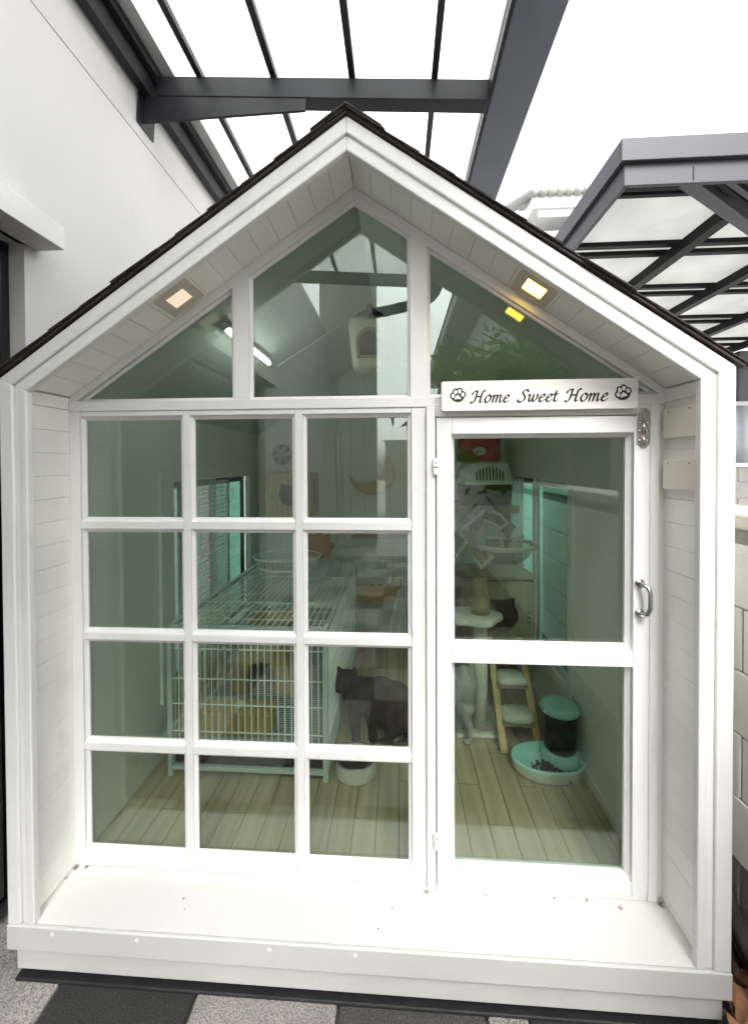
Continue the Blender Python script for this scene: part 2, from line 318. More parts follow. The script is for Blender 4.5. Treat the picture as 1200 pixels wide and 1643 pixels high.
    def mesh(s, name, m, smooth=False, fix=True):
        me = D.meshes.new(name); me.from_pydata(s.v, [], s.f); me.materials.append(M[m] if isinstance(m, str) else m)
        if fix:
            b = bmesh.new(); b.from_mesh(me); bmesh.ops.recalc_face_normals(b, faces=b.faces); b.to_mesh(me); b.free()
        if smooth:
            for p in me.polygons: p.use_smooth = True
        me.update(); return me
    def build(s, name, m, parent=None, smooth=False, bevel=0, fix=True, kind=None, seg=2):
        return link(name, s.mesh(name, m, smooth, fix), parent, bevel, kind, seg)

def link(name, me, parent=None, bevel=0, kind=None, seg=2, loc=None, rot=None):
    o = D.objects.new(name, me); COL.objects.link(o)
    if parent: o.parent = parent
    if loc: o.location = loc
    if rot: o.rotation_euler = rot
    if bevel:
        b = o.modifiers.new('bevel', 'BEVEL'); b.width = bevel; b.segments = seg; b.limit_method = 'ANGLE'; b.angle_limit = R(35); b.harden_normals = False
    if kind: o['kind'] = kind
    return o

def tag(o, label, cat, group=None):
    o['label'] = label; o['category'] = cat
    if group: o['group'] = group
    return o
def thing(name, label, cat, loc=(0, 0, 0), rz=0, group=None):
    o = D.objects.new(name, None); COL.objects.link(o); o.location = loc; o.rotation_euler = (0, 0, rz); o.empty_display_size = .05
    return tag(o, label, cat, group)
def B(*a): return MB().box(*a)
def circle(cx, cy, r, n=24, ry=None, a0=0): return [(cx + r * math.cos(a0 + 2 * math.pi * k / n), cy + (ry or r) * math.sin(a0 + 2 * math.pi * k / n)) for k in range(n)]

GZ = -.178          # ground level; the porch sill top is z = 0, the window plane y = 0
CX = .382           # ridge line of the cat house
MS = .685           # roof pitch

# ================================================================== GROUND
g = B(-40, 40, -40, 60, GZ - .3, GZ - .035).build('ground', 'ground', kind='structure')
PV = .425
X0 = -.930          # paver grid
Y0 = -.045
px = [X0 + PV * i for i in range(6)]
pavers = D.objects.new('pavement', B(-.93, 1.57, -5.6, -.045, GZ - .034, GZ - .012).mesh('pavement', 'grout')); COL.objects.link(pavers); pavers['kind'] = 'structure'
tile_me = {k: None for k in ('pav_l', 'pav_d', 'pav_m')}
for k in tile_me: tile_me[k] = B(.004, PV - .004, .004, PV - .004, -.03, 0).mesh('paver', k)
for j in range(13):
    for i in range(6):
        if i >= 4 and j == 0: continue
        kk = 'pav_l' if (i + j) % 2 == 0 else ('pav_d' if (i * 3 + j) % 3 else 'pav_m')
        if j == 0: kk = ['pav_l', 'pav_d', 'pav_l', 'pav_m'][i]
        wx = PV if px[i] + PV < 1.575 else (1.57 - px[i])
        link('paver', tile_me[kk], pavers, .006, loc=(px[i], Y0 - PV * (j + 1), GZ + random.uniform(-.0015, .0015)))
# front row, right: pavers with a wavy inlay
def wavy(x0, x1, b0, b1, k):
    ys = [Y0 - PV + .004 + (PV - .008) * t / 10 for t in range(11)]
    L = [(x0 + b0 * math.sin(math.pi * t / 10), ys[t]) for t in range(11)]
    Rr = [(x1 + b1 * math.sin(math.pi * t / 10), ys[t]) for t in range(10, -1, -1)]
    MB().prism(L + Rr, 'z', GZ - .03, GZ).build('paver', k, pavers, bevel=.005)
wavy(.774, .868, 0, .02, 'pav_l'); wavy(.873, 1.035, .02, .035, 'pav_d'); wavy(1.040, 1.19, .035, .05, 'pav_l'); wavy(1.196, 1.565, .05, 0, 'pav_d')

# ================================================================== CAT HOUSE
H = thing('cat_house', 'white timber cat house with gabled shingle roof and green tinted windows', 'cat house', (CX, 0, GZ))
H_off = Vector((CX, 0, GZ))
def part(mb, name, m, parent=None, **k):
    """parts are built in world coordinates; shift them under the Empty at the house's base"""
    o = mb.build(name, m, None, **k); p = parent or H
    o.parent = p
    o.matrix_parent_inverse = Matrix.Identity(4)
    if p is H: o.location = -H_off
    return o
def piece(me, name, loc, parent=None, bevel=0, rot=None):
    o = link(name, me, None, bevel, rot=rot); p = parent or H; o.parent = p
    o.location = (Vector(loc) - H_off) if p is H else loc
    return o
XL, XR = -.604, 1.362        # faces of the porch lining
FX0, FX1 = -.663, 1.427      # outer edges of the front frame
IX0, IX1 = -.581, 1.339      # inner edges of the front frame
YF = -.200                   # front frame plane
ZS = 2.305                   # soffit apex
def soff(x): return ZS - MS * abs(x - CX)

# --- front frame: three nested mouldings, each of two posts and two rakes
def outline(t):
    x0 = FX0 + (IX0 - FX0) * t; x1 = FX1 + (IX1 - FX1) * t; za = 2.374 + (2.280 - 2.374) * t
    return [(x0, .002), (x0, za - .688 * (CX - x0)), (CX, za), (x1, za - .688 * (x1 - CX)), (x1, .002)]
frame = None
for (t0, t1, y0, nm) in ((0, .50, YF - .004, 'board'), (.50, .74, YF + .004, 'bead'), (.74, 1, YF - .001, 'lip')):
    a, b = outline(t0), outline(t1)
    for i, n2 in enumerate(('post', 'bargeboard', 'bargeboard', 'post')):
        q = [a[i], a[i + 1], b[i + 1], b[i]]
        mb = MB().prism(q, 'y', y0, -.165 if nm == 'board' else -.178)
        part(mb, n2 if nm == 'board' else n2 + '_' + ('bead' if nm == 'bead' else 'lip'), 'trim', bevel=.0035)

# --- porch lining boards on both cheeks and soffit boards
BP = .0745
bm_side = B(0, .012, -.185, -.002, .0004, BP - .0004).mesh('board', 'board')
bm_side_r = B(-.012, 0, -.185, -.002, .0004, BP - .0004).mesh('board', 'board')
zk = 1.585
ks = []
while zk > .02: ks.append(zk); zk -= BP
cheekl = part(B(XL - .028, XL - .0125, -.19, 1.93, -.15, 1.64), 'side_wall', 'inwall'); cheekr = part(B(XR + .0125, XR + .028, -.19, .40, -.15, 1.64), 'side_wall', 'inwall')
for z in ks:
    hh = BP if z - BP > -.02 else z
    for s, me, x in ((0, bm_side, XL - .012), (1, bm_side_r, XR + .012)):
        if z - BP > -.002: piece(me, 'lining_board', (x + random.uniform(-.0006, .0006), 0, z - BP), bevel=.0014)
        else: part(B(x if s == 0 else x - .012, x + .012 if s == 0 else x, -.185, -.002, .0015, z - .0008), 'lining_board', 'board', bevel=.002)
for s, x in ((0, XL - .012), (1, XR)):
    part(B(x, x + .012, -.185, -.002, 1.5858, soff(XL) - .002), 'lining_board', 'board', bevel=.002)
ca = math.cos(math.atan(MS)); sa = math.sin(math.atan(MS)); LS = (CX - XL) / ca
bs = B(.0005, BP - .0005, -.185, -.002, 0, .012).mesh('soffit_board', 'soffit')
for sgn in (-1, 1):
    k = 0
    while (k + 1) * BP < LS + .03:
        s0 = k * BP
        o = piece(bs, 'soffit_board', (CX + sgn * (s0 if sgn > 0 else s0 + BP) * ca, random.uniform(-.0008, .0008), ZS - MS * ca * (s0 if sgn > 0 else s0 + BP)), bevel=.0014, rot=(0, math.atan(MS) * sgn, 0))
        k += 1

# --- roof: deck, stepped shingle courses
RZ = 2.377
for sgn in (-1, 1):
    def P(s, h): return (CX + sgn * (s * ca) + sgn * h * sa * 0, RZ - s * sa + h)
    Le = 1.062 / ca
    mb = MB().prism([P(0, 0), P(Le, 0), P(Le, .008), P(0, .008)], 'y', -.2105, 2.0)
    part(mb, 'roof_deck', 'deck')
    ncs = 11; ex = Le / ncs
    for c in range(ncs):
        s1 = Le + .012 - c * ex; s0 = max(0, s1 - ex * 1.45)
        hb = .0145 + .0065 * 0; ht = .014
        th = random.uniform(.004, .007)
        for q in range(7):
            y0 = -.2165 + random.uniform(-.005, .003) if q == 0 else -.2165 + q * .318
            y1 = -.2165 + (q + 1) * .318 - .004
            lift = .0082 + random.uniform(0, .0012)
            a = P(s1 + random.uniform(-.004, .004), lift + .003); b = P(s0, lift); c2 = P(s0, lift + .003); d2 = P(s1, lift + .003 + th)
            mb = MB().prism([a, b, c2, d2], 'y', y0, y1)
            part(mb, 'shingle', 'shingle')
    mb = MB().prism([(CX, RZ + .017), (CX + sgn * .10, RZ + .017 - .10 * MS), (CX + sgn * .10, RZ + .022 - .10 * MS), (CX, RZ + .024)], 'y', -.220, 2.0)
    part(mb, 'ridge_cap', 'shingle')
    # ceiling inside
    zc = ZS + .020
    part(MB().prism([(CX, zc), (CX + sgn * 1.02, zc - MS * 1.02), (CX + sgn * 1.02, zc + .012 - MS * 1.02), (CX, zc + .012)], 'y', .0, 1.95), 'ceiling_panel', 'ceil')

# --- sill, fascia, skirting
part(B(XL - .0125, XR + .0125, -.195, .012, -.022, 0), 'sill_board', 'sill')
for xx in ((FX0, XL - .013), (XR + .013, FX1)): part(B(*xx, -.195, -.15, -.022, -.0005), 'sill_end', 'sill')
part(B(FX0 - .003, FX1 + .002, -.206, -.1955, -.074, .0006), 'sill_fascia', 'fascia', bevel=.003)
part(B(FX0 + .014, FX1 - .012, -.190, -.172, -.150, -.0745), 'skirting', 'skirt', bevel=.003)
part(B(FX0 + .020, FX1 - .018, -.168, -.14, GZ - .02, -.1505), 'black_gap_strip', 'roughblack')  # plain black strip filling the gap under the skirting
for x in (-.520, -.255, .145, .395): part(MB().ball((x, -.2065, -.018), .0055, .003, .0055), 'rivet', 'trim', smooth=True)
strip = MB()
for i in range(40):
    x = FX0 + .02 + i * .0515; strip.add([(x, -.172, GZ), (x + .0515, -.172, GZ), (x + .0515, -.198 + random.uniform(-.012, .006), GZ + .0015), (x, -.198 + random.uniform(-.012, .006), GZ + .0015)], [(0, 1, 2, 3)])
part(B(FX0 + .012, FX1 - .015, -.198, -.160, GZ - .02, GZ + .007), 'black_edge_strip', 'roughblack', bevel=.004)

# --- glazed front: rails, mullions, beads, panes
cols = [(-.555, -.216), (-.167, .169), (.219, .555)]
rows = [(1.551, 1.216), (1.165, .830), (.782, .446), (.395, .064)]
YW0, YW1 = -.016, .0155
fr = part(B(XL, -.5555 - .012, YW0, YW1, .0015, 1.6), 'window_stile', 'trim', bevel=.002)
part(B(.5555 + .012, .614, YW0, YW1, .0015, 1.5802), 'window_stile', 'trim', bevel=.002)
BD = .012
for c in (0, 1):
    part(B(cols[c][1] + BD, cols[c + 1][0] - BD, YW0 + .001, YW1, .002, 1.5802), 'mullion', 'trim', bevel=.002)
zr = [(1.551 + BD, 1.580)] + [(rows[i + 1][0] + BD, rows[i][1] - BD) for i in range(3)] + [(.002, .064 - BD)]
xs = [(-.555 - BD, -.216 + BD), (-.167 - BD, .169 + BD), (.219 - BD, .555 + BD)]
for r, (a, b) in enumerate(zr):
    for (x0, x1) in xs: part(B(x0 + .0003, x1 - .0003, YW0 + .0005, YW1, a, b), 'glazing_bar', 'trim', bevel=.002)
for (z1, z0) in rows:
    for (x0, x1) in cols:
        win = part(B(x0 - .002, x1 + .002, .006, .011, z0 - .002, z1 + .002), 'pane', 'pane')
        # quarter-round beads round the pane
        o = [(x0 - BD, z0 - BD), (x1 + BD, z0 - BD), (x1 + BD, z1 + BD), (x0 - BD, z1 + BD)]; i_ = [(x0, z0), (x1, z0), (x1, z1), (x0, z1)]
        mb = MB(); n = 4; vs = []
        for P4, y in ((o, -.0075), (i_, -.001), (i_, .005), (o, .005)): vs += [(u, y, v) for u, v in P4]
        mb.add(vs, [(l * 4 + k, l * 4 + (k + 1) % 4, ((l + 1) % 4) * 4 + (k + 1) % 4, ((l + 1) % 4) * 4 + k) for l in range(4) for k in range(4)])
        part(mb, 'glazing_bead', 'trim')
# gable
GL = 2.252; GM = .672
def gz(x): return GL - GM * abs(x - CX)
TZ = 1.624
part(B(XL, XR, YW0 - .004, YW1, 1.5805, TZ - .009), 'transom', 'trim', bevel=.003)
for (x0, x1) in ((-.036 + .009, .038 - .009), (.555 + .009, .630 - .009)):
    za, zb = gz(x0) + .012, gz(x1) + .012
    part(MB().prism([(x0, TZ - .0085), (x1, TZ - .0085), (x1, zb), (x0, za)], 'y', YW0, YW1), 'gable_post', 'trim', bevel=.002)
for sgn in (-1, 1):
    xe = 1.02
    part(MB().prism([(CX, GL + .010), (CX + sgn * xe, GL + .010 - GM * xe), (CX + sgn * xe, soff(CX + xe) - .001), (CX, ZS - .001)], 'y', YW0 + .0006, YW1), 'gable_rake', 'trim', bevel=.002)
tri = {'l': [(-.548, TZ), (-.036, TZ), (-.036, gz(-.036))], 'c': [(.038, TZ), (.555, TZ), (.555, gz(.555)), (CX, GL), (.038, gz(.038))], 'r': [(.630, TZ), (1.316, TZ), (.630, gz(.630))]}
for k, pts in tri.items():
    cxm = sum(p[0] for p in pts) / len(pts); czm = sum(p[1] for p in pts) / len(pts)
    big = [(p[0] + (p[0] - cxm) * .02, p[1] + (p[1] - czm) * .02) for p in pts]
    part(MB().prism(big, 'y', .006, .011), 'gable_pane', 'pane')
    # bead: offset polygon outwards by .01
    def off(pts, d):
        out = []; n = len(pts)
        for i in range(n):
            p0, p1, p2 = (Vector(pts[i - 1]), Vector(pts[i]), Vector(pts[(i + 1) % n]))
            e1 = (p1 - p0).normalized(); e2 = (p2 - p1).normalized(); n1 = Vector((e1.y, -e1.x)); n2 = Vector((e2.y, -e2.x))
            mvec = (n1 + n2); mvec = mvec / max(.35, mvec.length_squared / 2) * 1.0
            out.append(tuple(p1 + mvec * d))
        return out
    o4 = off(pts, .010); n = len(pts); vs = []
    for P4, y in ((o4, -.0075), (pts, -.001), (pts, .005), (o4, .005)): vs += [(u, y, v) for u, v in P4]
    part(MB().add(vs, [(l * n + q, l * n + (q + 1) % n, ((l + 1) % 4) * n + (q + 1) % n, ((l + 1) % 4) * n + q) for l in range(4) for q in range(n)]), 'glazing_bead', 'trim')

# --- door frame and door
part(B(.6145, .6435, -.030, YW1, .0015, 1.5802), 'door_jamb', 'trim', bevel=.003)
part(B(1.3105, 1.339, -.030, YW1, .0015, 1.5802), 'door_jamb', 'trim', bevel=.003)
part(B(.6440, 1.3100, -.0295, YW1, 1.5475, 1.5801), 'door_head', 'trim', bevel=.003)
part(B(.6440, 1.3100, -.028, YW1, .0015, .0165), 'door_threshold', 'trim', bevel=.003)
part(B(1.3395, XR, YW0, YW1, .0015, 1.5800), 'corner_strip', 'trim', bevel=.002)
DX0, DX1, DZ0, DZ1 = .6465, 1.3075, .0195, 1.5445
door = part(MB().box(DX0, .707 - BD, -.034, .028, DZ0, DZ1).box(1.247 + BD, DX1, -.034, .028, DZ0, DZ1), 'door', 'trim', bevel=.003)
for (a, b) in ((1.479 + BD, DZ1 - .0004), (.740 + BD, .814 - BD), (DZ0 + .0004, .074 - BD)):
    part(B(.707 - BD + .0002, 1.247 - BD * -1 - .0002, -.0336, .0276, a, b), 'door_rail', 'trim', parent=door, bevel=.003)
for (z1, z0) in ((1.479, .814), (.740, .074)):
    x0, x1 = .707, 1.247
    part(B(x0 - .002, x1 + .002, .006, .011, z0 - .002, z1 + .002), 'door_pane', 'pane', parent=door)
    o = [(x0 - BD, z0 - BD), (x1 + BD, z0 - BD), (x1 + BD, z1 + BD), (x0 - BD, z1 + BD)]; i_ = [(x0, z0), (x1, z0), (x1, z1), (x0, z1)]
    vs = []
    for P4, y in ((o, -.020), (i_, -.006), (i_, .005), (o, .005)): vs += [(u, y, v) for u, v in P4]
    part(MB().add(vs, [(l * 4 + k, l * 4 + (k + 1) % 4, ((l + 1) % 4) * 4 + (k + 1) % 4, ((l + 1) % 4) * 4 + k) for l in range(4) for k in range(4)]), 'door_bead', 'trim', parent=door)
# handle
hx = 1.288
hp = MB().tube([(hx - .012, -.034, 1.020), (hx - .012, -.052, 1.020), (hx - .003, -.064, 1.014), (hx + .002, -.068, .998), (hx + .002, -.068, .950), (hx - .003, -.064, .932), (hx - .012, -.052, .926), (hx - .012, -.034, .926)], .0072, 10)
for z in (1.020, .926): hp.tube([(hx - .012, -.0335, z), (hx - .012, -.040, z)], .0135, 14)
part(hp, 'handle', 'chrome', parent=door, smooth=True)
# steel hinge top right: two leaves, barrel, screws
hz0, hz1 = 1.446, 1.566
def pl(x0, x1): return [(x0, hz0 + .012), (x0 + .01, hz0), (x1, hz0), (x1, hz1), (x0 + .01, hz1), (x0, hz1 - .012)]
hg = MB().prism(pl(1.266, 1.283), 'y', -.0375, -.0342).prism([(1.287, hz0), (1.296, hz0), (1.305, hz0 + .012), (1.305, hz1 - .012), (1.296, hz1), (1.287, hz1)], 'y', -.0375, -.0342)
hinge = part(hg, 'hinge', 'steel', parent=door, bevel=.001)
for k in range(3): hg2 = part(MB().tube([(1.285, -.0385, hz0 + .041 * k + .001), (1.285, -.0385, hz0 + .041 * k + .038)], .0052, 10), 'hinge_knuckle', 'steel', parent=door, smooth=True)
sc_ = MB()
for z in (hz0 + .02, hz0 + .05, hz0 + .075, hz0 + .102):
    for x in (1.274, 1.296): sc_.ball((x, -.0378, z), .0035, .0015, .0035, 8, 4)
part(sc_, 'hinge_screws', 'chrome', parent=door, smooth=True)
for (za, zb) in ((1.360, 1.414), (.140, .198)):
    hh = MB().box(.634, .654, -.0445, -.0345, za + .024, zb).box(.636, .650, -.0430, -.0345, za, za + .0225)
    o = part(hh, 'small_hinge', 'trim', parent=door, bevel=.004)
    part(MB().tube([(.645, -.0450, zb - .015), (.645, -.0440, zb - .015)], .0022, 8), 'screw', 'black', parent=door)
# dark debris caught at the lower glazing bead
db = MB()
for i in range(26):
    x = .712 + random.random() ** 1.3 * .53; db.ball((x, -.021 + random.uniform(-.003, .003), .0685 + random.uniform(-.003, .003)), random.uniform(.001, .0035), .001, random.uniform(.0008, .002), 6, 4)
part(db, 'flaked_paint', 'black', parent=door, kind='stuff')

# --- interior shell
FZ = -.02
floor = part(B(-.633, 1.362, .046, 1.93, -.12, FZ - .010), 'floor', 'grout')
PW = .0885; PL = .60
plank = B(.0014, PW - .0014, .0014, PL - .0014, -.009, 0).mesh('floor_plank', 'floor')
nx = int(2.0 / PW) + 1
for i in range(-1, nx):
    xk = -.633 + .0025 + i * PW + .002
    if xk < -.6335: continue
    pw = min(PW, 1.3612 - xk)
    if pw < .02: continue
    y = .048 - ((i * 37) % 3) * .2
    while y < 1.93:
        a, b = max(y, .048), min(y + PL, 1.925)
        if b - a > .03:
            if abs(b - a - PL) < 1e-6 and pw > PW - 1e-6: piece(plank, 'floor_plank', (xk, y, FZ))
            else: part(B(xk + .0014, xk + pw - .0014, a + .0014, b - .0014, FZ - .009, FZ), 'floor_plank', 'floor')
        y += PL
bw = B(0, .1086, 0, .014, FZ, 2.33).mesh('wall_board', 'inwall')
for i in range(18):
    x0 = -.633 + i * .1108
    zt = min(soff(x0), soff(x0 + .11)) + .015
    part(B(x0 + .001, x0 + .1098, 1.90, 1.914, FZ, zt), 'wall_board', 'inwall', bevel=.002)
part(B(-.64, 1.37, 1.9145, 1.93, -.15, 1.64).prism([(-.64, 1.64), (1.37, 1.64), (CX, 2.32)], 'y', 1.9145, 1.93), 'back_wall', 'inwall')
for (x0, x1) in ((-.6315, -.622),): part(B(x0, x1, .04, 1.9, FZ, FZ + .05), 'skirting_board', 'inwall', bevel=.002)
part(B(1.352, 1.3615, .04, 1.9, FZ, FZ + .05), 'skirting_board', 'inwall', bevel=.002)

# side windows: walls built as frames round the openings
def side_wall(xa, xb, y0, y1, z0, z1, ys):
    part(B(xa, xb, ys, y0, -.15, 1.64), 'side_wall', 'inwall'); part(B(xa, xb, y1, 1.93, -.15, 1.64), 'side_wall', 'inwall')
    part(B(xa, xb, y0, y1, -.15, z0), 'side_wall', 'inwall'); part(B(xa, xb, y0, y1, z1, 1.64), 'side_wall', 'inwall')
D.objects.remove(cheekl); D.objects.remove(cheekr)
LW = (.625, 1.66, .30, 1.315); RW = (.690, 1.72, .29, 1.305)
side_wall(-.632, -.6165, *LW, -.16); side_wall(1.3745, 1.390, *RW, -.16)
# inner face of right room wall sits at x = 1.362
for (a, b, c, d) in ((.046, RW[0], FZ, 1.64), (RW[1], 1.90, FZ, 1.64), (RW[0], RW[1], FZ, RW[2]), (RW[0], RW[1], RW[3], 1.64)):
    part(B(1.362, 1.3742, a, b, c, d), 'wall_panel', 'inwall')
# left window trim, sliding sash, mesh leaf
tx0, tx1 = -.6163, -.600
part(B(tx0, tx1, .513, .625, .245, 1.385), 'window_trim', 'inwall', bevel=.003); part(B(tx0, tx1, 1.66, 1.775, .245, 1.385), 'window_trim', 'inwall', bevel=.003)
part(B(tx0, tx1, .6255, 1.6595, 1.315, 1.385), 'window_trim', 'inwall', bevel=.003); part(B(tx0, tx1, .6255, 1.6595, .245, .30), 'window_trim', 'inwall', bevel=.003)
def sash(x, y0, y1, z0, z1, fm, gm, wd=.035, th=.016):
    s = part(MB().box(x, x + th, y0, y0 + wd, z0, z1).box(x, x + th, y1 - wd, y1, z0, z1).box(x, x + th, y0 + wd, y1 - wd, z1 - wd, z1).box(x, x + th, y0 + wd, y1 - wd, z0, z0 + wd), 'window_sash', fm)
    part(B(x + th / 2 - .002, x + th / 2 + .002, y0 + wd, y1 - wd, z0 + wd, z1 - wd), 'sash_pane', gm, parent=s)
sash(-.640, .628, 1.15, .303, 1.312, 'cageframe', 'clear'); sash(-.660, 1.12, 1.657, .303, 1.312, 'darker', 'teal')
def mesh_leaf(name, x, y0, y1, z0, z1, sp, parent=None, fm='cageframe', yz_r=.0022):
    mb = MB(); wd = .022
    mb.box(x, x + .012, y0, y0 + wd, z0, z1).box(x, x + .012, y1 - wd, y1, z0, z1).box(x, x + .012, y0 + wd, y1 - wd, z1 - wd, z1).box(x, x + .012, y0 + wd, y1 - wd, z0, z0 + wd)
    o = part(mb, name, fm)
    wm = MB(); y = y0 + wd + sp / 2
    while y < y1 - wd: wm.box(x + .004, x + .004 + 2 * yz_r, y - yz_r, y + yz_r, z0 + wd, z1 - wd); y += sp
    z = z0 + wd + sp / 2
    while z < z1 - wd: wm.box(x + .0065, x + .0065 + 2 * yz_r, y0 + wd, y1 - wd, z - yz_r, z + yz_r); z += sp
    part(wm, 'wire_mesh', 'wire' if fm == 'cageframe' else 'wire', parent=o, kind='stuff')
mesh_leaf('mesh_screen', -.606, .66, 1.275, .31, 1.300, .026)
# right window
part(B(1.350, 1.3618, 1.16, 1.20, .29, 1.305), 'window_trim', 'inwall'); part(B(1.350, 1.3618, RW[0] - .05, RW[0], .24, 1.355), 'window_trim', 'inwall', bevel=.003)
part(B(1.350, 1.3618, RW[0], RW[1], 1.3055, 1.355), 'window_trim', 'inwall'); part(B(1.350, 1.3618, RW[0], RW[1], .24, .2895), 'window_trim', 'inwall')
sash(1.366, RW[0] + .003, 1.16, .293, 1.302, 'cageframe', 'teal'); sash(1.3865, 1.19, RW[1] - .003, .293, 1.302, 'darker', 'teal')
mesh_leaf('mesh_screen', 1.345, 1.40, 1.70, .62, 1.300, .022)

# --- lamps in the soffit (things of their own)
def soffit_lamp(s, sgn, name, label, glow, y0=-.157, y1=-.027):
    ang = math.atan(MS) * sgn
    t = thing('soffit_light', label, 'light', (CX + sgn * s * ca, (y0 + y1) / 2, ZS - s * sa), 0, 'square lights in the porch soffit'); t.rotation_euler = (0, ang, 0)
    hw = .063
    o = [(-hw, -hw), (hw, -hw), (hw, hw), (-hw, hw)]; i_ = [(-.032, -.032), (.032, -.032), (.032, .032), (-.032, .032)]
    MB().ring(o, i_, 'z', -.006, .004).build('bezel', 'bezel', t, bevel=.002)
    B(-.0318, .0318, -.0318, .0318, -.0035, .003).build('diffuser', glow, t)
soffit_lamp(.668, -1, 'l', 'pale square light recessed in the soffit above the left triangular pane', 'lamppale')
soffit_lamp(.672, 1, 'r', 'glowing yellow square light in the soffit above the door side', 'lampglow')

# --- sign
SG = thing('sign', 'white wooden sign with paw prints and script lettering above the door', 'sign', (.959, -.052, 1.6095)); SG.rotation_euler = (0, R(-.25), 0)
sw, sh = .2985, .0465
rr = .006
pts = []
for (cx_, cz_, a0) in ((sw - rr, sh - rr, 0), (-sw + rr, sh - rr, 90), (-sw + rr, -sh + rr, 180), (sw - rr, -sh + rr, 270)):
    for k in range(5): a = R(a0 + k * 22.5); pts.append((cx_ + rr * math.cos(a), cz_ + rr * math.sin(a)))
MB().prism(pts, 'y', -.006, .006).build('board', 'signboard', SG, bevel=.001)
for x in (-.2, .2): B(x - .02, x + .02, .006, .017, -.03, .03).build('batten', 'trim', SG)
def cat_rom(P, n=7):
    P = [Vector(p) for p in P]; out = []
    for i in range(len(P) - 1):
        p0 = P[max(i - 1, 0)]; p1 = P[i]; p2 = P[i + 1]; p3 = P[min(i + 2, len(P) - 1)]
        for k in range(n):
            t = k / n; out.append(.5 * ((2 * p1) + (p2 - p0) * t + (2 * p0 - 5 * p1 + 4 * p2 - p3) * t * t + (3 * p1 - p0 - 3 * p2 + p3) * t ** 3))
    out.append(P[-1]); return out
def hull(pts):
    pts = sorted(set((round(p[0], 7), round(p[1], 7)) for p in pts))
    def half(ps):
        h = []
        for p in ps:
            while len(h) > 1 and (h[-1][0] - h[-2][0]) * (p[1] - h[-2][1]) - (h[-1][1] - h[-2][1]) * (p[0] - h[-2][0]) <= 0: h.pop()
            h.append(p)
        return h
    a = half(pts); b = half(pts[::-1]); return a[:-1] + b[:-1]
GLY = {
 'o': (.98, [[(.62, .86), (.42, 1), (.16, .78), (.06, .38), (.22, .03), (.46, .02), (.72, .32), (.76, .72), (.60, .97), (.44, .99)]]),
 'm': (1.50, [[(-.02, .84), (.10, .98), (.16, .9), (.12, 0)], [(.14, .45), (.30, .82), (.48, .99), (.60, .88), (.60, .5), (.56, 0)], [(.59, .45), (.76, .82), (.94, .99), (1.06, .88), (1.05, .45), (1.05, .1), (1.14, 0), (1.30, .16)]]),
 'e': (.88, [[(.12, .44), (.44, .56), (.64, .78), (.54, .98), (.32, .92), (.12, .62), (.06, .28), (.20, .03), (.42, .02), (.72, .24)]]),
 'w': (1.38, [[(-.04, .82), (.08, .99), (.18, .88), (.16, .35), (.24, .04), (.40, .10), (.56, .42), (.64, .96)], [(.64, .96), (.62, .35), (.70, .04), (.86, .08), (1.06, .38), (1.16, .74), (1.08, 1.0)]]),
 't': (.66, [[(.22, 1.38), (.18, .7), (.16, .2), (.24, .02), (.42, .06), (.54, .18)], [(-.06, .93), (.50, .98)]]),
 'S': (1.12, [[(.98, 1.30), (.92, 1.52), (.66, 1.60), (.38, 1.46), (.34, 1.18), (.52, .94), (.72, .68), (.72, .34), (.50, .06), (.18, -.02), (-.06, .10), (-.10, .28)]]),
 'H': (1.52, [[(-.22, 1.08), (-.20, 1.32), (-.02, 1.50), (.36, 1.56)], [(.36, 1.56), (.32, 1.0), (.24, .35), (.08, .04), (-.16, -.02), (-.26, .10)], [(1.36, 1.50), (1.22, 1.62), (1.06, 1.46), (1.00, 1.0), (.94, .3), (1.00, .02), (1.20, .10)], [(.28, .80), (.98, .84)]]),
}
NIB = (math.cos(R(38)) * .112, math.sin(R(38)) * .112); NB2 = (-math.sin(R(38)) * .05, math.cos(R(38)) * .05)
def word(txt, x0, x1, base, xh, rot=0):
    tot = sum(GLY[c][0] for c in txt); sx = (x1 - x0) / tot; x = x0 + .18 * sx
    for c in txt:
        adv, strokes = GLY[c]; mb = MB(); cnt = 0
        for st in strokes:
            pp = cat_rom([(a, b) for a, b in st])
            for p, q in zip(pp, pp[1:]):
                cs = []
                for e in (p, q):
                    for s1 in (-1, 1):
                        for s2 in (-1, 1):
                            u = e[0] + s1 * NIB[0] + s2 * NB2[0]; v = e[1] + s1 * NIB[1] + s2 * NB2[1]
                            cs.append((x + (u + .23 * v) * sx, base + v * xh))
                h = hull(cs)
                if len(h) > 2: mb.prism(h, 'y', -.0068 - .000004 * cnt, -.0055); cnt += 1
        mb.build('letter', 'black', SG)
        x += adv * sx
word('Home', .752 - .959, .866 - .959, -.0215, .0232)
word('Sweet', .892 - .959, 1.012 - .959, -.0215, .0232)
word('Home', 1.040 - .959, 1.162 - .959, -.0225, .0238)
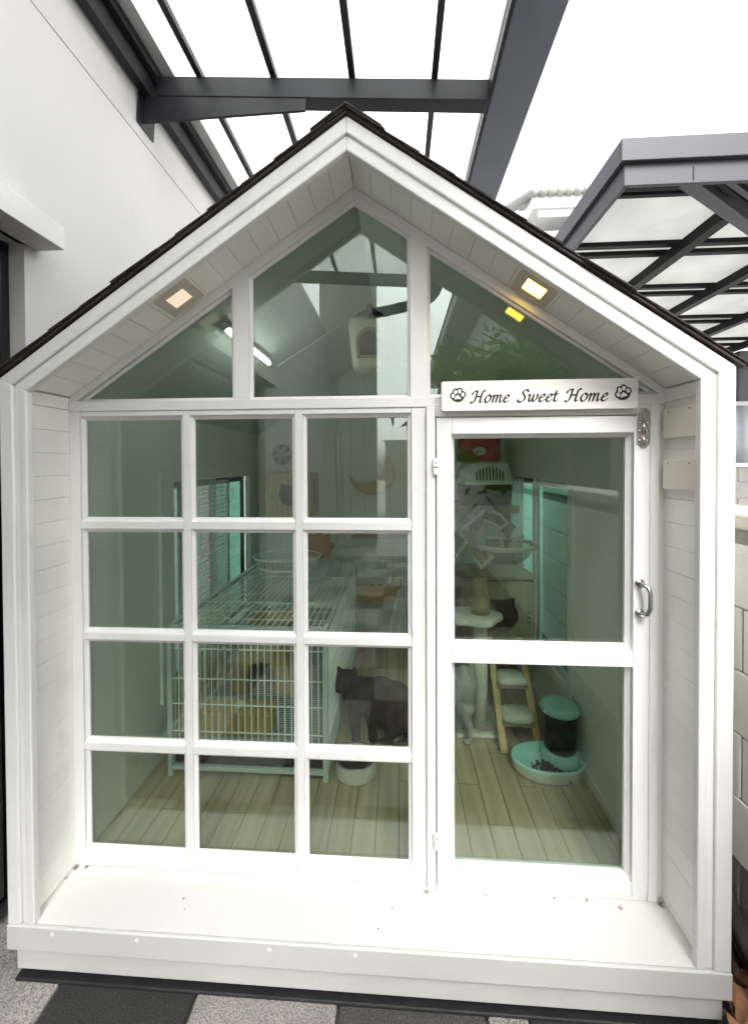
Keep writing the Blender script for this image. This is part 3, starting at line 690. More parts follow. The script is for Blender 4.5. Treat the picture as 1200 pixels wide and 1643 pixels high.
def paw(cx_, cz_, s, lean, base):
    def T(x, z): c, n = math.cos(lean), math.sin(lean); return (cx_ + s * (x * c - z * n), cz_ + s * (x * n + z * c))
    toes = [(-.62, -.02, .27, .33), (-.32, .50, .28, .36), (.22, .62, .28, .36), (.66, .20, .27, .33)]
    mb = MB()
    k = 0
    for (x, z, a, b) in toes: mb.prism([T(x + (a + .14) * math.cos(q), z + (b + .14) * math.sin(q)) for q in [2 * math.pi * i / 20 for i in range(20)]], 'y', -.0066 - k * .00003, -.0055); k += 1
    mb.prism([T(.82 * math.cos(q), -.22 + .60 * math.sin(q)) for q in [2 * math.pi * i / 28 for i in range(28)]], 'y', -.0066 - k * .00003, -.0055)
    p = mb.build('paw_print', base, SG)
    wm = MB()
    for (x, z, a, b) in toes: wm.prism([T(x + a * .82 * math.cos(q), z + b * .82 * math.sin(q)) for q in [2 * math.pi * i / 18 for i in range(18)]], 'y', -.0073, -.006)
    pad = cat_rom([(0, .16), (.30, -.10), (.44, -.36), (.18, -.42), (0, -.36), (-.18, -.46), (-.42, -.40), (-.28, -.10), (0, .16)], 5)[:-1]
    wm.prism([T(u, v) for u, v in pad], 'y', -.0073, -.006)
    wm.build('paw_pads', 'signboard', p)
paw(.711 - .959, .0005, .0235, R(-3), 'black'); paw(1.212 - .959, -.001, .0245, R(12), 'black')

# --- junction boxes on the right cheek
for (za, zb, lab, mk) in ((1.472, 1.560, 'upper ivory junction box on the right porch cheek', 'junction'), (1.318, 1.405, 'lower ivory junction box on the right porch cheek, below the other', 'junction')):
    t = thing('junction_box', lab, 'junction box', (XR, -.111, za), 0, 'junction boxes on the porch cheek')
    B(-.016, -.0005, -.068, .068, 0, zb - za).build('box_base', mk, t, bevel=.003)
    B(-.022, -.0165, -.070, .070, -.002, zb - za + .001).build('lid', mk, t, bevel=.003)
    for y in (-.045, .045): MB().ball((-.0222, y, zb - za - .010), .0016, .0024, .0024, 8, 4).build('screw', 'hole', t)

# ================================================================== MAIN HOUSE ON THE LEFT
MHX = -.80
MH = thing('main_house', 'white rendered house with hooded black glazed door beside the cat house', 'house', (MHX, 0, GZ))
def hpart(mb, name, m, root=MH, **k):
    o = mb.build(name, m, None, **k); o.parent = root
    if root.parent is None: o.location = -Vector(root.location)
    return o
SY = .028        # reveal edge of the opening
hpart(B(MHX - .24, MHX, -6.5, 9, 2.185, 3.080), 'wall', 'render'); hpart(B(MHX - .24, MHX, -6.5, 9, 3.086, 3.9), 'wall', 'render'); hpart(B(MHX - .24, MHX - .008, -6.5, 9, 3.080, 3.086), 'seam', 'seam')
hpart(B(-3.5, MHX, SY, .44, GZ - .03, 2.1845), 'wall', 'render')
hpart(B(-3.5, MHX, -6.5, -2.6, GZ - .03, 2.1845), 'wall', 'render')
hpart(B(-3.5, MHX - .30, -2.6, SY, GZ - .03, 2.1845), 'inner_wall', 'frameblk')
hpart(B(MHX - .056, MHX + .0003, SY - .0008, SY + .0004, GZ, 2.1845), 'reveal', 'reveal')
hpart(B(MHX - .02, MHX + .106, -2.75, .082, 2.185, 2.270), 'hood', 'hood', bevel=.003)
dr = hpart(MB().box(MHX - .085, MHX - .056, SY - .035, SY - .002, GZ, 2.184).box(MHX - .085, MHX - .056, -2.6, -2.56, GZ, 2.184).box(MHX - .085, MHX - .056, -2.56, SY - .035, 2.12, 2.184)
           .box(MHX - .085, MHX - .056, -1.30, -1.24, GZ, 2.12).box(MHX - .085, MHX - .056, -2.56, SY - .035, GZ, GZ + .04), 'sliding_door', 'frameblk', bevel=.002)
for (a, b) in ((-2.56, -1.30), (-1.24, SY - .035)):
    o = B(MHX - .074, MHX - .068, a, b, GZ + .04, 2.12).build('glass_panel', 'smoked', None); o.parent = dr
hpart(B(MHX - .2, .10, -6.9, -6.5, GZ, 5.6), 'return_wall', 'nwall')
hpart(B(-.60, .06, -6.5, -6.35, 2.75, 2.95), 'ledge', 'hood')

# low block wall seen through the left side window
LB = thing('block_wall', 'low white block wall behind the left side window of the cat house', 'wall', (-1.45, 1.7, GZ))
bl_me = B(-.02, .02, .003, .237, .003, .115).mesh('block', 'brick')
B(-.015, .012, -1.2, 4.2, 0, 1.90).build('mortar', 'mortar', LB)
for r in range(16):
    for c in range(22):
        link('block', bl_me, LB, .003, loc=(0, -1.1 + c * .24 + (.12 if r % 2 else 0) - .12, r * .118))

# ================================================================== PERGOLA
PG = thing('pergola', 'dark steel pergola with white polycarbonate roof above the cat house', 'pergola', (-.78, .7, 3.16))
def gpart(mb, name, m, **k):
    o = mb.build(name, m, None, **k); o.parent = PG; o.location = -Vector(PG.location); return o
PZ = 3.30
PG.rotation_euler = (0, R(4), 0)
gpart(B(MHX + .003, MHX + .05, -2.80, 4.0, PZ + .00, PZ + .15), 'wall_plate', 'dark', bevel=.002)
gpart(B(MHX + .0505, MHX + .085, -2.80, 4.0, PZ + .09, PZ + .15), 'wall_plate_flange', 'dark', bevel=.002)
gpart(B(MHX + .0855, MHX + .15, -2.80, 4.0, PZ + .134, PZ + .150), 'flashing', 'nfascia')
for yc in (.75, -2.75, 3.6):
    gpart(B(MHX + .086, .965, yc - .06, yc + .02, PZ, PZ + .10), 'crossbeam', 'dark', bevel=.003)
gpart(MB().prism([(MHX + .008, PZ - .135), (MHX + .02, PZ - .135), (.060, PZ - .062), (.060, PZ - .002), (MHX + .008, PZ - .002)], 'y', .692, .706), 'bracket', 'dark', bevel=.002)
gpart(B(MHX + .004, MHX + .0078, .66, .80, PZ - .155, PZ + .08), 'bracket_plate', 'dark')
gpart(B(.966, .982, -2.80, 4.0, PZ + .04, PZ + .22), 'gutter_beam_web', 'dark'); gpart(B(.9825, 1.185, -2.80, 4.0, PZ + .034, PZ + .046), 'gutter_beam_soffit', 'gutter', bevel=.002)
gpart(B(1.170, 1.1855, -2.80, 4.0, PZ + .0465, PZ + .22), 'gutter_beam_face', 'gutter')
rx_ = [-.50, -.115, .285, .695]
for x in rx_: gpart(B(x - .016, x + .016, -2.80, 4.0, PZ + .1005, PZ + .13), 'rafter', 'dark')
edges = [MHX + .152] + rx_ + [.966]
for a, b in zip(edges, edges[1:]): gpart(B(a + .002, b - .002, -2.80, 4.0, PZ + .132, PZ + .138), 'roof_panel', 'poly')

# ================================================================== NEIGHBOUR'S CARPORT ON THE RIGHT
CP = thing('carport', 'grey neighbouring carport roof with ivory panels and black steel rafters', 'carport', (1.93, 1.3, 3.1))
def cpart(mb, name, m, **k):
    o = mb.build(name, m, None, **k); o.parent = CP; o.location = -Vector(CP.location); return o
cx0, cy0, cx1, cy1 = 1.925, 1.30, 6.2, 6.0
cpart(B(cx0, cx1, cy0, cy0 + .03, 3.29, 3.43), 'fascia', 'fasciag', bevel=.004); cpart(B(cx0, cx0 + .03, cy0 + .0305, cy1, 3.29, 3.43), 'fascia', 'fasciag', bevel=.004)
cpart(B(cx0 + .032, cx1, cy0 + .032, cy0 + .06, 3.155, 3.30), 'edge_beam', 'fasciag', bevel=.003); cpart(B(cx0 + .032, cx0 + .06, cy0 + .0605, cy1, 3.155, 3.30), 'edge_beam', 'fasciag', bevel=.003)
cpart(B(cx0 + .061, cx0 + .085, cy0 + .061, cy1, 3.20, 3.24), 'edge_angle', 'darker')
cpart(B(cx0 + .086, cx1, cy0 + .061, cy0 + .085, 3.20, 3.24), 'edge_angle', 'darker')
for yy in (1.53, 1.60, 2.27, 2.43, 3.15, 3.33, 4.10, 4.29, 5.10, 5.40): cpart(B(cx0 + .087, cx1, yy, yy + (.035 if yy < 2 else .055), 3.262, 3.300), 'purlin', 'darker')
cpart(B(cx0 + .061, cx1, cy0 + .061, cy1, 3.302, 3.309), 'roof_panel', 'poly2')
def diag(x0, y0, x1, y1, wdt, z0, z1, m, nm):
    d = Vector((x1 - x0, y1 - y0)).normalized(); n = Vector((-d.y, d.x)) * wdt / 2
    a, b = Vector((x0, y0)), Vector((x1, y1))
    cpart(MB().prism([tuple(a - n), tuple(b - n), tuple(b + n), tuple(a + n)], 'z', z0, z1), nm, m, bevel=.002)
diag(2.35, 1.362, 3.6, 2.19, .085, 3.17, 3.255, 'fasciag', 'brace_beam')
diag(2.55, 1.40, 3.6, 2.075, .028, 3.20, 3.256, 'darker', 'brace_angle'); diag(2.62, 1.39, 3.6, 2.00, .035, 3.19, 3.257, 'fasciag', 'brace_beam'); diag(2.70, 1.385, 3.6, 1.93, .025, 3.20, 3.258, 'darker', 'brace_angle'); diag(2.80, 1.38, 3.6, 1.85, .05, 3.19, 3.259, 'fasciag', 'brace_beam')
for xr in (2.93, 3.85, 4.86, 5.85): cpart(B(xr - .045, xr + .045, 1.79 if xr < 3 else 1.40, cy1 - .01, 3.175, 3.2618), 'rafter', 'darker')
cpart(B(cx0 + .03, cx1, cy1, cy1 + .12, 3.05, 3.30), 'rear_beam', 'darker')
cpart(B(5.9, 6.05, 5.4, 5.55, GZ, 3.17), 'post', 'dark'); cpart(B(5.9, 6.05, 1.5, 1.65, GZ, 3.17), 'post', 'dark')

# ================================================================== FENCE ON THE RIGHT
FN = thing('fence', 'white painted block fence wall along the right of the cat house', 'fence', (1.66, -1.5, GZ))
fx = 1.585
def fpart(mb, name, m, **k):
    o = mb.build(name, m, None, **k); o.parent = FN; o.location = -Vector(FN.location); return o
fpart(B(fx + .004, fx + .13, -6.5, 2.6, GZ - .03, 1.19), 'mortar', 'mortar')
fb = {k: B(0, .12, .002, .398, .002, .198).mesh('block', k) for k in ('block', 'blockdirty')}
for r in range(7):
    z = .993 - .2 * r - .05
    for c in range(23):
        y0 = -6.5 + c * .4 + (.2 if r % 2 else 0) - .13
        k = 'blockdirty' if r >= 5 else 'block'
        o = link('block', fb[k], FN, .005, loc=(fx - 1.66 + random.uniform(-.003, .003), y0 + 1.5, z - GZ))
fpart(B(fx - .025, fx + .16, -6.6, 2.7, 1.1905, 1.245), 'cap', 'cap', bevel=.012)

# soil gap, root and dry leaves between house and fence
so = B(1.432, 1.59, -.5, 2.2, GZ - .034, GZ + .004).build('soil', 'soil', kind='structure')
rootm = MB().tube([(1.60, .40, .30), (1.575, .22, .17), (1.565, .08, .075), (1.545, -.10, -.02), (1.55, -.22, -.10), (1.56, -.36, -.17)], [.03, .028, .024, .022, .02, .02], 9)
rootm.tube([(1.61, .30, .10), (1.58, .1, .01), (1.565, -.06, -.07), (1.575, -.2, -.14)], [.03, .03, .028, .02], 9)
rootm.tube([(1.50, .5, .02), (1.53, .25, .0), (1.54, .05, -.06), (1.53, -.1, -.16)], [.03, .03, .026, .02], 9)
tag(rootm.build('tree_root', 'bark', smooth=True), 'dark gnarled root running down the fence beside the cat house', 'root')
def leaf_mesh(L, Wd, curl, m, rows=6):
    mb = MB(); vs = []
    for i in range(rows + 1):
        t = i / rows; wv = Wd * math.sin(math.pi * min(1, t * .92 + .04)) ** .8
        z = curl * L * (t - .5) ** 2 * 2; vs += [(-wv, L * t, z + wv * .5), (0, L * t, z), (wv, L * t, z + wv * .5)]
    fs = []
    for i in range(rows): a = i * 3; fs += [(a, a + 1, a + 4, a + 3), (a + 1, a + 2, a + 5, a + 4)]
    return mb.add(vs, fs).mesh('dry_leaf', m, True, fix=False)
dl = [leaf_mesh(.11, .026, .8, 'leafdry'), leaf_mesh(.09, .03, 1.2, 'leafdry'), leaf_mesh(.13, .02, .6, 'leafdry')]
for i in range(22):
    o = link('dry_leaf', dl[i % 3], None, loc=(random.uniform(1.445, 1.55), random.uniform(-.40, .12), GZ + .012 + random.uniform(0, .07)), rot=(random.uniform(-.8, .8), random.uniform(-.7, .7), random.uniform(0, 6.3)))
    tag(o, 'curled brown dry leaf lying between the cat house and the fence', 'dry leaf', 'dry leaves in the gap by the fence')
lt = MB()
for i in range(900):
    x, y = random.uniform(1.436, 1.575), random.uniform(-.45, 1.0); z = GZ + .004 + random.random() ** 2 * .035; a = random.uniform(0, 6.28); l = random.uniform(.01, .035); wd = l * random.uniform(.15, .4)
    c, s = math.cos(a), math.sin(a); t1 = random.uniform(-.012, .012)
    lt.add([(x - c * l, y - s * l, z), (x + s * wd, y - c * wd, z + .004), (x + c * l, y + s * l, z + t1), (x - s * wd, y + c * wd, z + .003)], [(0, 1, 2, 3)])
o = lt.build('leaf_litter', 'litter', fix=False, kind='stuff'); tag(o, 'brown leaf litter in the gap beside the cat house', 'leaf litter')

# ================================================================== BACKGROUND RIGHT
BW = thing('rear_block_wall', 'grey block wall with pale coping far behind the fence at the right edge', 'wall', (5.5, 3.9, GZ))
B(-2.6, 2.5, .01, .12, 0, 1.53).build('mortar', 'mortar', BW); gb = B(.005, .395, 0, .1, .005, .195).mesh('block', 'greyblock')
for r in range(8):
    for c in range(12): link('block', gb, BW, .005, loc=(-2.6 + c * .4 + (.2 if r % 2 else 0), random.uniform(-.003, .003), r * .2 - .06))
B(-2.6, 2.5, -.03, .15, 1.531, 1.575).build('coping', 'white', BW, bevel=.004)
CS = thing('corrugated_fence', 'grey corrugated metal sheet standing on the rear block wall', 'metal fence', (5.5, 4.05, GZ + 1.575))
mb = MB(); vs = []
for i in range(201):
    x = -2.6 + i * .025; yy = .012 * math.sin(i * 1.0); vs += [(x, yy, 0), (x, yy, .72)]
mb.add(vs, [(2 * i, 2 * i + 2, 2 * i + 3, 2 * i + 1) for i in range(200)]); o = mb.build('sheet', 'sheet', CS, smooth=True, fix=False)
so_ = o.modifiers.new('t', 'SOLIDIFY'); so_.thickness = .003
B(-2.6, 2.5, -.03, .03, .725, .775).build('rail', 'nfascia', CS)
cb = MB().tube(cat_rom([(4.98, 3.75, 2.62), (5.03, 3.72, 2.45), (5.12, 3.72, 2.30), (5.16, 3.72, 2.05), (5.10, 3.72, 1.75), (5.06, 3.74, 1.45)]), .009, 6)
tag(cb.build('hanging_cable', 'blacklace', smooth=True), 'thin dark cable hanging down in front of the corrugated sheet', 'cable')
cb = MB().tube(cat_rom([(4.4, 3.6, 2.49), (5.2, 3.6, 2.44), (6.2, 3.6, 2.47)]), .010, 6)
tag(cb.build('overhead_cable', 'blacklace', smooth=True), 'dark overhead cable crossing above the corrugated sheet', 'cable')
FH = thing('far_house', 'pale distant house with scalloped roof tiles beyond the carport', 'house', (6.5, 11.5, GZ))
def farp(mb, name, m, **k):
    o = mb.build(name, m, None, **k); o.parent = FH; o.location = -Vector(FH.location); return o
farp(B(4.75, 9.5, 11.3, 15, GZ, 8.45), 'wall', 'hood'); farp(B(4.55, 9.7, 10.92, 11.0, 8.93, 9.28), 'fascia', 'nfascia'); farp(B(4.68, 9.7, 11.001, 11.06, 8.72, 9.10), 'fascia', 'nfascia'); farp(B(4.56, 9.7, 11.0605, 15, 9.0, 9.06), 'soffit', 'nfascia')
farp(B(4.50, 4.549, 10.92, 15, 8.93, 9.28), 'fascia', 'nfascia')
tm = MB().tube([(0, 0, 0), (0, 3.0, 1.4)], .13, 10).mesh('roof_tile', 'ntile', True)
for i in range(21):
    o = link('roof_tile', tm, FH); o.location = Vector((4.52 + i * .25, 10.80, 9.33)) - Vector(FH.location)

# ================================================================== BEHIND THE CAMERA (seen mirrored in the panes)
NH = thing('neighbour_house', 'white two storey neighbour house with deep grey eaves mirrored in the right gable pane', 'house', (4, -10, GZ))
def npart(mb, name, m, **k):
    o = mb.build(name, m, None, **k); o.parent = NH; o.location = -Vector(NH.location); return o
npart(B(2.45, 7, -17, -7.2, GZ, 4.85), 'wall', 'hood'); npart(B(1.78, 7.2, -17.3, -6.8, 4.86, 4.92), 'eave_soffit', 'eavesoffit'); npart(B(1.74, 1.779, -17.3, -6.8, 4.84, 5.08), 'fascia', 'nfascia')
npart(B(1.74, 7.2, -6.799, -6.76, 4.84, 5.08), 'fascia', 'nfascia')
npart(MB().prism([(1.70, 5.081), (7.2, 5.081), (7.2, 7.2), (5.0, 7.2)], 'y', -17.3, -6.75), 'roof', 'ntile')
for yy in (-8.6, -10.6, -13): npart(B(2.43, 2.449, yy, yy + .7, 2.9, 4.2), 'window', 'frameblk')
GW = thing('garden_wall', 'pale garden wall closing the yard mirrored behind the moon shelf', 'wall', (1.2, -12, GZ))
B(-1.1, 1.2, -.1, .1, 0, 2.3).build('wall', 'nwall', GW); B(-1.15, 1.2, -.14, .14, 2.301, 2.38).build('coping', 'hood', GW)
NE = thing('neighbour_annex', 'beige single storey annex wall beyond the fence mirrored in the door pane', 'house', (3.5, -4, GZ))
def epart(mb, name, m, **k):
    o = mb.build(name, m, None, **k); o.parent = NE; o.location = -Vector(NE.location); return o
epart(B(2.25, 5, -6.4, -1.3, GZ, 2.55), 'wall', 'nwall'); epart(B(2.10, 5.1, -6.5, -1.2, 2.551, 2.62), 'roof_slab', 'nfascia')
epart(B(2.235, 2.2499, -2.75, -2.05, .9, 2.0), 'window', 'frameblk'); epart(B(2.225, 2.2345, -2.82, -2.75, .85, 2.05), 'window_frame', 'nfascia'); epart(B(2.19, 2.2495, -2.85, -1.98, .82, .88), 'window_sill', 'hood')
def tree(name, label, x, y, h, crown, n, seed, lm, ll=(.10, .17)):
    rnd = random.Random(seed)
    t = thing(name, label, 'tree', (x, y, GZ))
    tk = MB().tube([(0, 0, -.02), (.03, .02, h * .35), (-.02, .05, h * .7), (.03, .02, h)], [.06, .05, .035, .015], 9)
    br = []
    for i in range(16):
        z0 = h * rnd.uniform(.35, .9); a = rnd.uniform(0, 6.28); L = rnd.uniform(.4, 1) * crown[0] * .9
        e = (math.cos(a) * L, math.sin(a) * L, z0 + rnd.uniform(.1, .6)); tk.tube([(0, .03, z0), (e[0] * .5, e[1] * .5, z0 + (e[2] - z0) * .7), e], [.022, .014, .005], 6); br.append(e)
    tk.build('trunk', 'bark', t, smooth=True)
    cr = MB()
    cl = [Vector((rnd.gauss(0, .42) * crown[0], rnd.gauss(0, .42) * crown[1], h * .72 + rnd.gauss(0, .40) * crown[2])) for _ in range(60)]
    for i in range(n):
        c = cl[i % 60] + Vector((rnd.gauss(0, .13), rnd.gauss(0, .13), rnd.gauss(0, .12)))
        d = Vector((rnd.gauss(0, 1), rnd.gauss(0, 1), rnd.gauss(-.25, .7))).normalized(); L = rnd.uniform(*ll); s = d.cross(Vector((rnd.gauss(0, 1), rnd.gauss(0, 1), rnd.gauss(0, 1)))).normalized() * L * .17
        dd = Vector((0, 0, -L * .12)); cr.add([c, c + d * L * .45 + s, c + d * L + dd, c + d * L * .45 - s], [(0, 1, 2, 3)])
    cr.build('crown', lm, t, fix=False)
tree('oleander_tree', 'slender leafed green tree leaning over the fence mirrored in the door pane', 1.80, -3.1, 3.05, (.62, .70, .85), 5200, 3, 'leaf', (.13, .22))
tree('leafy_tree', 'darker green tree behind the slender one mirrored in the panes', 2.1, -5.9, 3.0, (.55, .7, .9), 5000, 8, 'leaf2', (.14, .22))
LN = thing('lantern', 'small black lantern on the fence mirrored low in the right gable pane', 'lantern', (1.66, -5.2, 1.245))
MB().lathe([(.05, 0), (.05, .02), (.02, .03), (.015, .10), (.03, .12)], n=10).build('stem', 'darker', LN); MB().lathe([(.045, .12), (.075, .32)], n=6).build('glass_body', 'acryl', LN); MB().lathe([(.10, .32), (.06, .38), (.015, .42), (.012, .46), (0, .48)], n=6).build('cap', 'darker', LN)
DP = MB().tube(cat_rom([(.05, -6.44, 4.30), (.6, -6.44, 4.40), (1.05, -6.44, 4.52), (1.27, -6.44, 4.75), (1.30, -6.44, 5.1), (1.30, -6.44, 6.2)]), .10, 10)
tag(DP.build('drain_pipe', 'dark', smooth=True), 'dark curved drain pipe mirrored in the upper panes', 'pipe')
# ================================================================== INSIDE THE CAT HOUSE
def hole_panel(mb, x0, x1, z0, z1, inner, y0, y1):
    """rectangular board with a hole of any star-shaped outline"""
    cx_ = sum(p[0] for p in inner) / len(inner); cz_ = sum(p[1] for p in inner) / len(inner); out = []
    for (u, v) in inner:
        du, dv = u - cx_, v - cz_; t = 1e9
        if du > 1e-9: t = min(t, (x1 - cx_) / du)
        if du < -1e-9: t = min(t, (x0 - cx_) / du)
        if dv > 1e-9: t = min(t, (z1 - cz_) / dv)
        if dv < -1e-9: t = min(t, (z0 - cz_) / dv)
        out.append([cx_ + du * t, cz_ + dv * t])
    for c in ((x0, z0), (x1, z0), (x1, z1), (x0, z1)):
        k = min(range(len(out)), key=lambda i: (out[i][0] - c[0]) ** 2 + (out[i][1] - c[1]) ** 2); out[k] = list(c)
    return mb.ring(out, inner, 'y', y0, y1)
def cat_face(cx_, cz_, r, n=40):
    pts = []
    for k in range(n):
        a = 2 * math.pi * k / n; rr_ = r * (1 if math.sin(a) > -.2 else .96)
        for ea in (R(55), R(125)):
            d = abs(a - ea)
            if d < .26: rr_ = r * (1 + .42 * (1 - d / .26))
        pts.append((cx_ + rr_ * 1.12 * math.cos(a), cz_ + rr_ * math.sin(a)))
    return pts
# ---- wire cage
CG = thing('wire_cage', 'white wire cat cage with square frame standing on the left floor', 'cage', (-.527, .42, FZ))
cw, cd, ch = .735, 1.28, .690; s_ = .022
fm = MB()
for x in (0, cw - s_):
    for y in (0, cd - s_): fm.box(x, x + s_, y, y + s_, 0, ch)
for z in (ch - s_, .115):
    for y in (0, cd - s_): fm.box(s_, cw - s_, y, y + s_, z, z + s_ - .0005)
    for x in (0, cw - s_): fm.box(x, x + s_, s_, cd - s_, z + .0003, z + s_ - .0008)
for y in (.325, .815): fm.box(s_, cw - s_, y, y + .020, ch - .020, ch - .002)
fm.box(s_, cw - s_, .002, s_, .028, .046).box(0.001, s_ - .001, s_, cd - s_, .028, .046).box(cw - s_ + .001, cw - .001, s_, cd - s_, .028, .046)
fm.build('frame', 'cageframe', CG, bevel=.002)
B(s_ + .002, cw - s_ - .002, s_ + .004, cd - s_ - .004, .052, .100).build('tray', 'hole', CG)
wr = MB(); r_ = .0021
def rod(a, b, r=r_): wr.bar(a, b, 2 * r, 2 * r, (0, 0, 1) if abs(b[2] - a[2]) < .01 else (0, 1, 0))
x = s_ + .03
while x < cw - s_:
    rod((x, .010, .135), (x, .010, ch - s_)); rod((x, cd - .010, .135), (x, cd - .010, ch - s_)); rod((x, s_, ch - .005), (x, cd - s_, ch - .005)); x += .0305
y = s_ + .03
while y < cd - s_:
    for xx in (.010, cw - .010): rod((xx, y, .135), (xx, y, ch - s_))
    y += .0305
for z in (.205, .330, .447, .583):
    for yy in (.0075, cd - .0075): rod((s_, yy, z), (cw - s_, yy, z), .0021)
    for xx in (.0075, cw - .0075): rod((xx, s_, z), (xx, cd - s_, z), .0021)
for k in (.11, .215, .49, .65, .98, 1.13): rod((s_, k, ch - .0085), (cw - s_, k, ch - .0085), .0021)
wr.build('wire_panels', 'wire', CG, kind='stuff')
sl = MB(); y = .03
while y < cd - .03: sl.box(s_ + .003, cw - s_ - .003, y, y + .009, .1255, .1335); y += .0175
for xx in (.03, .25, .48, .69): sl.box(xx, xx + .016, .03, cd - .03, .1175, .125)
sl.build('slatted_shelf', 'slat', CG, kind='stuff')
for xx in (.08, cw - .18):
    pass
# ---- wooden hut with arched opening in the cage
AH = thing('wooden_hut', 'pine hut with sloping sides and arched opening inside the wire cage', 'pet hut', (-.245, .86, FZ + .135))
arch = [(.075, 0)] + [(.075 * math.cos(a), .105 + .075 * math.sin(a)) for a in [math.pi * k / 12 for k in range(13)]] + [(-.075, 0)]
MB().prism([(-.19, 0), (-.105, .33), (.105, .33), (.19, 0)] + arch, 'y', 0, .012).build('front_board', 'pine', AH)
MB().prism([(-.19, 0), (-.105, .33), (.105, .33), (.19, 0)], 'y', .30, .312).build('rear_board', 'pine', AH)
for s in (-1, 1): MB().prism([(s * .188, .0), (s * .176, 0), (s * .094, .328), (s * .104, .328)], 'y', .0125, .2995).build('side_board', 'pine', AH)
B(-.12, .12, -.02, .33, .3305, .344).build('roof_board', 'pine', AH)
WB = thing('wooden_box', 'long low pine box with a round knob near the front of the wire cage', 'box', (-.235, .545, FZ + .135))
B(-.18, .155, -.045, .055, 0, .100).build('box_body', 'pine', WB, bevel=.004); B(-.185, .16, -.05, .06, .1005, .114).build('lid', 'pine', WB, bevel=.004)
MB().lathe([(.018, .1142), (.026, .122), (.024, .134), (.010, .140), (0, .141)], (0, 0, 0), 14).build('knob', 'cream', WB, smooth=True)
# ---- round wire basket and flower cushion on the cage
RB = thing('round_basket', 'round clear basket with white rim lying on top of the wire cage', 'basket', (-.255, 1.46, FZ + ch))
MB().tube([(.205 * math.cos(a), .17 * math.sin(a), .012) for a in [2 * math.pi * k / 32 for k in range(32)]], .009, 8, True).build('base_ring', 'white', RB, smooth=True)
MB().tube([(.235 * math.cos(a), .195 * math.sin(a), .085) for a in [2 * math.pi * k / 32 for k in range(32)]], .005, 6, True).build('rim', 'wire', RB, smooth=True)
wm = MB()
for k in range(40): a = 2 * math.pi * k / 40; wm.bar((.205 * math.cos(a), .17 * math.sin(a), .012), (.235 * math.cos(a), .195 * math.sin(a), .085), .0025, .0025, (math.cos(a), math.sin(a), 0))
wm.build('wires', 'wire', RB, kind='stuff')
MB().lathe([(.19, .005), (.19, .010)], n=28, sy=.83).build('base_plate', 'acryl', RB)
FC = thing('flower_cushion', 'orange scalloped cushion propped behind the round basket', 'cushion', (-.075, 1.66, FZ + ch + .006))
pts = [((.105 + .014 * math.cos(8 * a)) * math.cos(a), .11 + (.105 + .014 * math.cos(8 * a)) * math.sin(a)) for a in [2 * math.pi * k / 64 for k in range(64)]]
MB().prism(pts, 'y', 0, .035).build('cushion', 'orange', FC, bevel=.012, seg=3)
# ---- back wall: fan, cat-face box, moon shelf, scalloped shelf
EF = thing('exhaust_fan', 'white square exhaust fan high on the back wall of the cat house', 'fan', (-.413, 1.899, 1.478))
ic = circle(0, 0, .082, 32)
mb = MB(); hole_panel(mb, -.135, .135, -.135, .135, ic, -.028, -.001); mb.build('housing', 'white', EF, bevel=.003)
MB().prism(circle(0, 0, .0815, 32), 'y', -.008, -.002).build('dark_duct', 'hole', EF)
bl = MB()
for k in range(6):
    a = 2 * math.pi * k / 6; u = Vector((math.cos(a), 0, math.sin(a))); v = Vector((-math.sin(a), 0, math.cos(a)))
    p = [u * .022 - v * .010, u * .074 - v * .006, u * .072 + v * .034, u * .024 + v * .014]
    bl.add([tuple(q + Vector((0, -.018 - .006 * (i > 1), 0))) for i, q in enumerate(p)] + [tuple(q + Vector((0, -.015 - .006 * (i > 1), 0))) for i, q in enumerate(p)], [(0, 1, 2, 3), (7, 6, 5, 4), (0, 4, 5, 1), (1, 5, 6, 2), (2, 6, 7, 3), (3, 7, 4, 0)])
bl.build('blades', 'slat', EF); MB().prism(circle(0, 0, .026, 20), 'y', -.027, -.009).build('hub', 'slat', EF)
CB = thing('cat_cube', 'pine cat cube with a cat-face opening fixed to the back wall', 'cat shelf', (-.285, 1.60, 1.010))
mb = MB(); hole_panel(mb, -.165, .165, 0, .325, cat_face(.02, .155, .082), -.012, 0); mb.build('front_board', 'pine', CB)
MB().box(-.165, -.153, .0005, .295, 0, .325).build('side_board', 'pine', CB); MB().box(-.1525, .1525, .0005, .295, .313, .325).build('top_board', 'pine', CB); MB().box(-.1525, .1525, .0005, .295, 0, .012).build('bottom_board', 'pine', CB)
MB().box(.153, .165, .0005, .10, 0, .325).box(.153, .165, .17, .295, 0, .325).box(.153, .165, .1001, .1699, 0, .05).box(.153, .165, .1001, .1699, .27, .325).build('side_board', 'pine', CB)
B(-.15, .15, .285, .295, .013, .312).build('rear_board', 'ply', CB)
for k in range(3): B(-.125, -.117, -.0135, -.0125, .13 + k * .014, .139 + k * .014).build('burnt_mark', 'hole', CB)
MS_ = thing('moon_shelf', 'crescent shaped wooden perch on the back wall', 'cat shelf', (.318, 1.75, 1.342))
o1 = [(.178 * math.cos(a), .178 * math.sin(a)) for a in [R(-172.3) + R(246.4) * k / 36 for k in range(37)]]
i1 = [(-.052 + .150 * math.cos(a), .060 + .150 * math.sin(a)) for a in [R(47.8) - R(193.9) * k / 36 for k in range(1, 36)]]
MB().prism(o1 + i1, 'y', 0, .018).build('crescent_board', 'pinex', MS_, bevel=.002)
B(.03, .15, .0185, .1195, -.10, -.085).build('ledge', 'pinex', MS_); B(.13, .145, -.06, .012, .045, .052).build('perch_peg', 'white', MS_)
PS = thing('plank_shelf', 'narrow brown plank shelf on the back wall above the scalloped one', 'shelf', (.36, 1.84, .828))
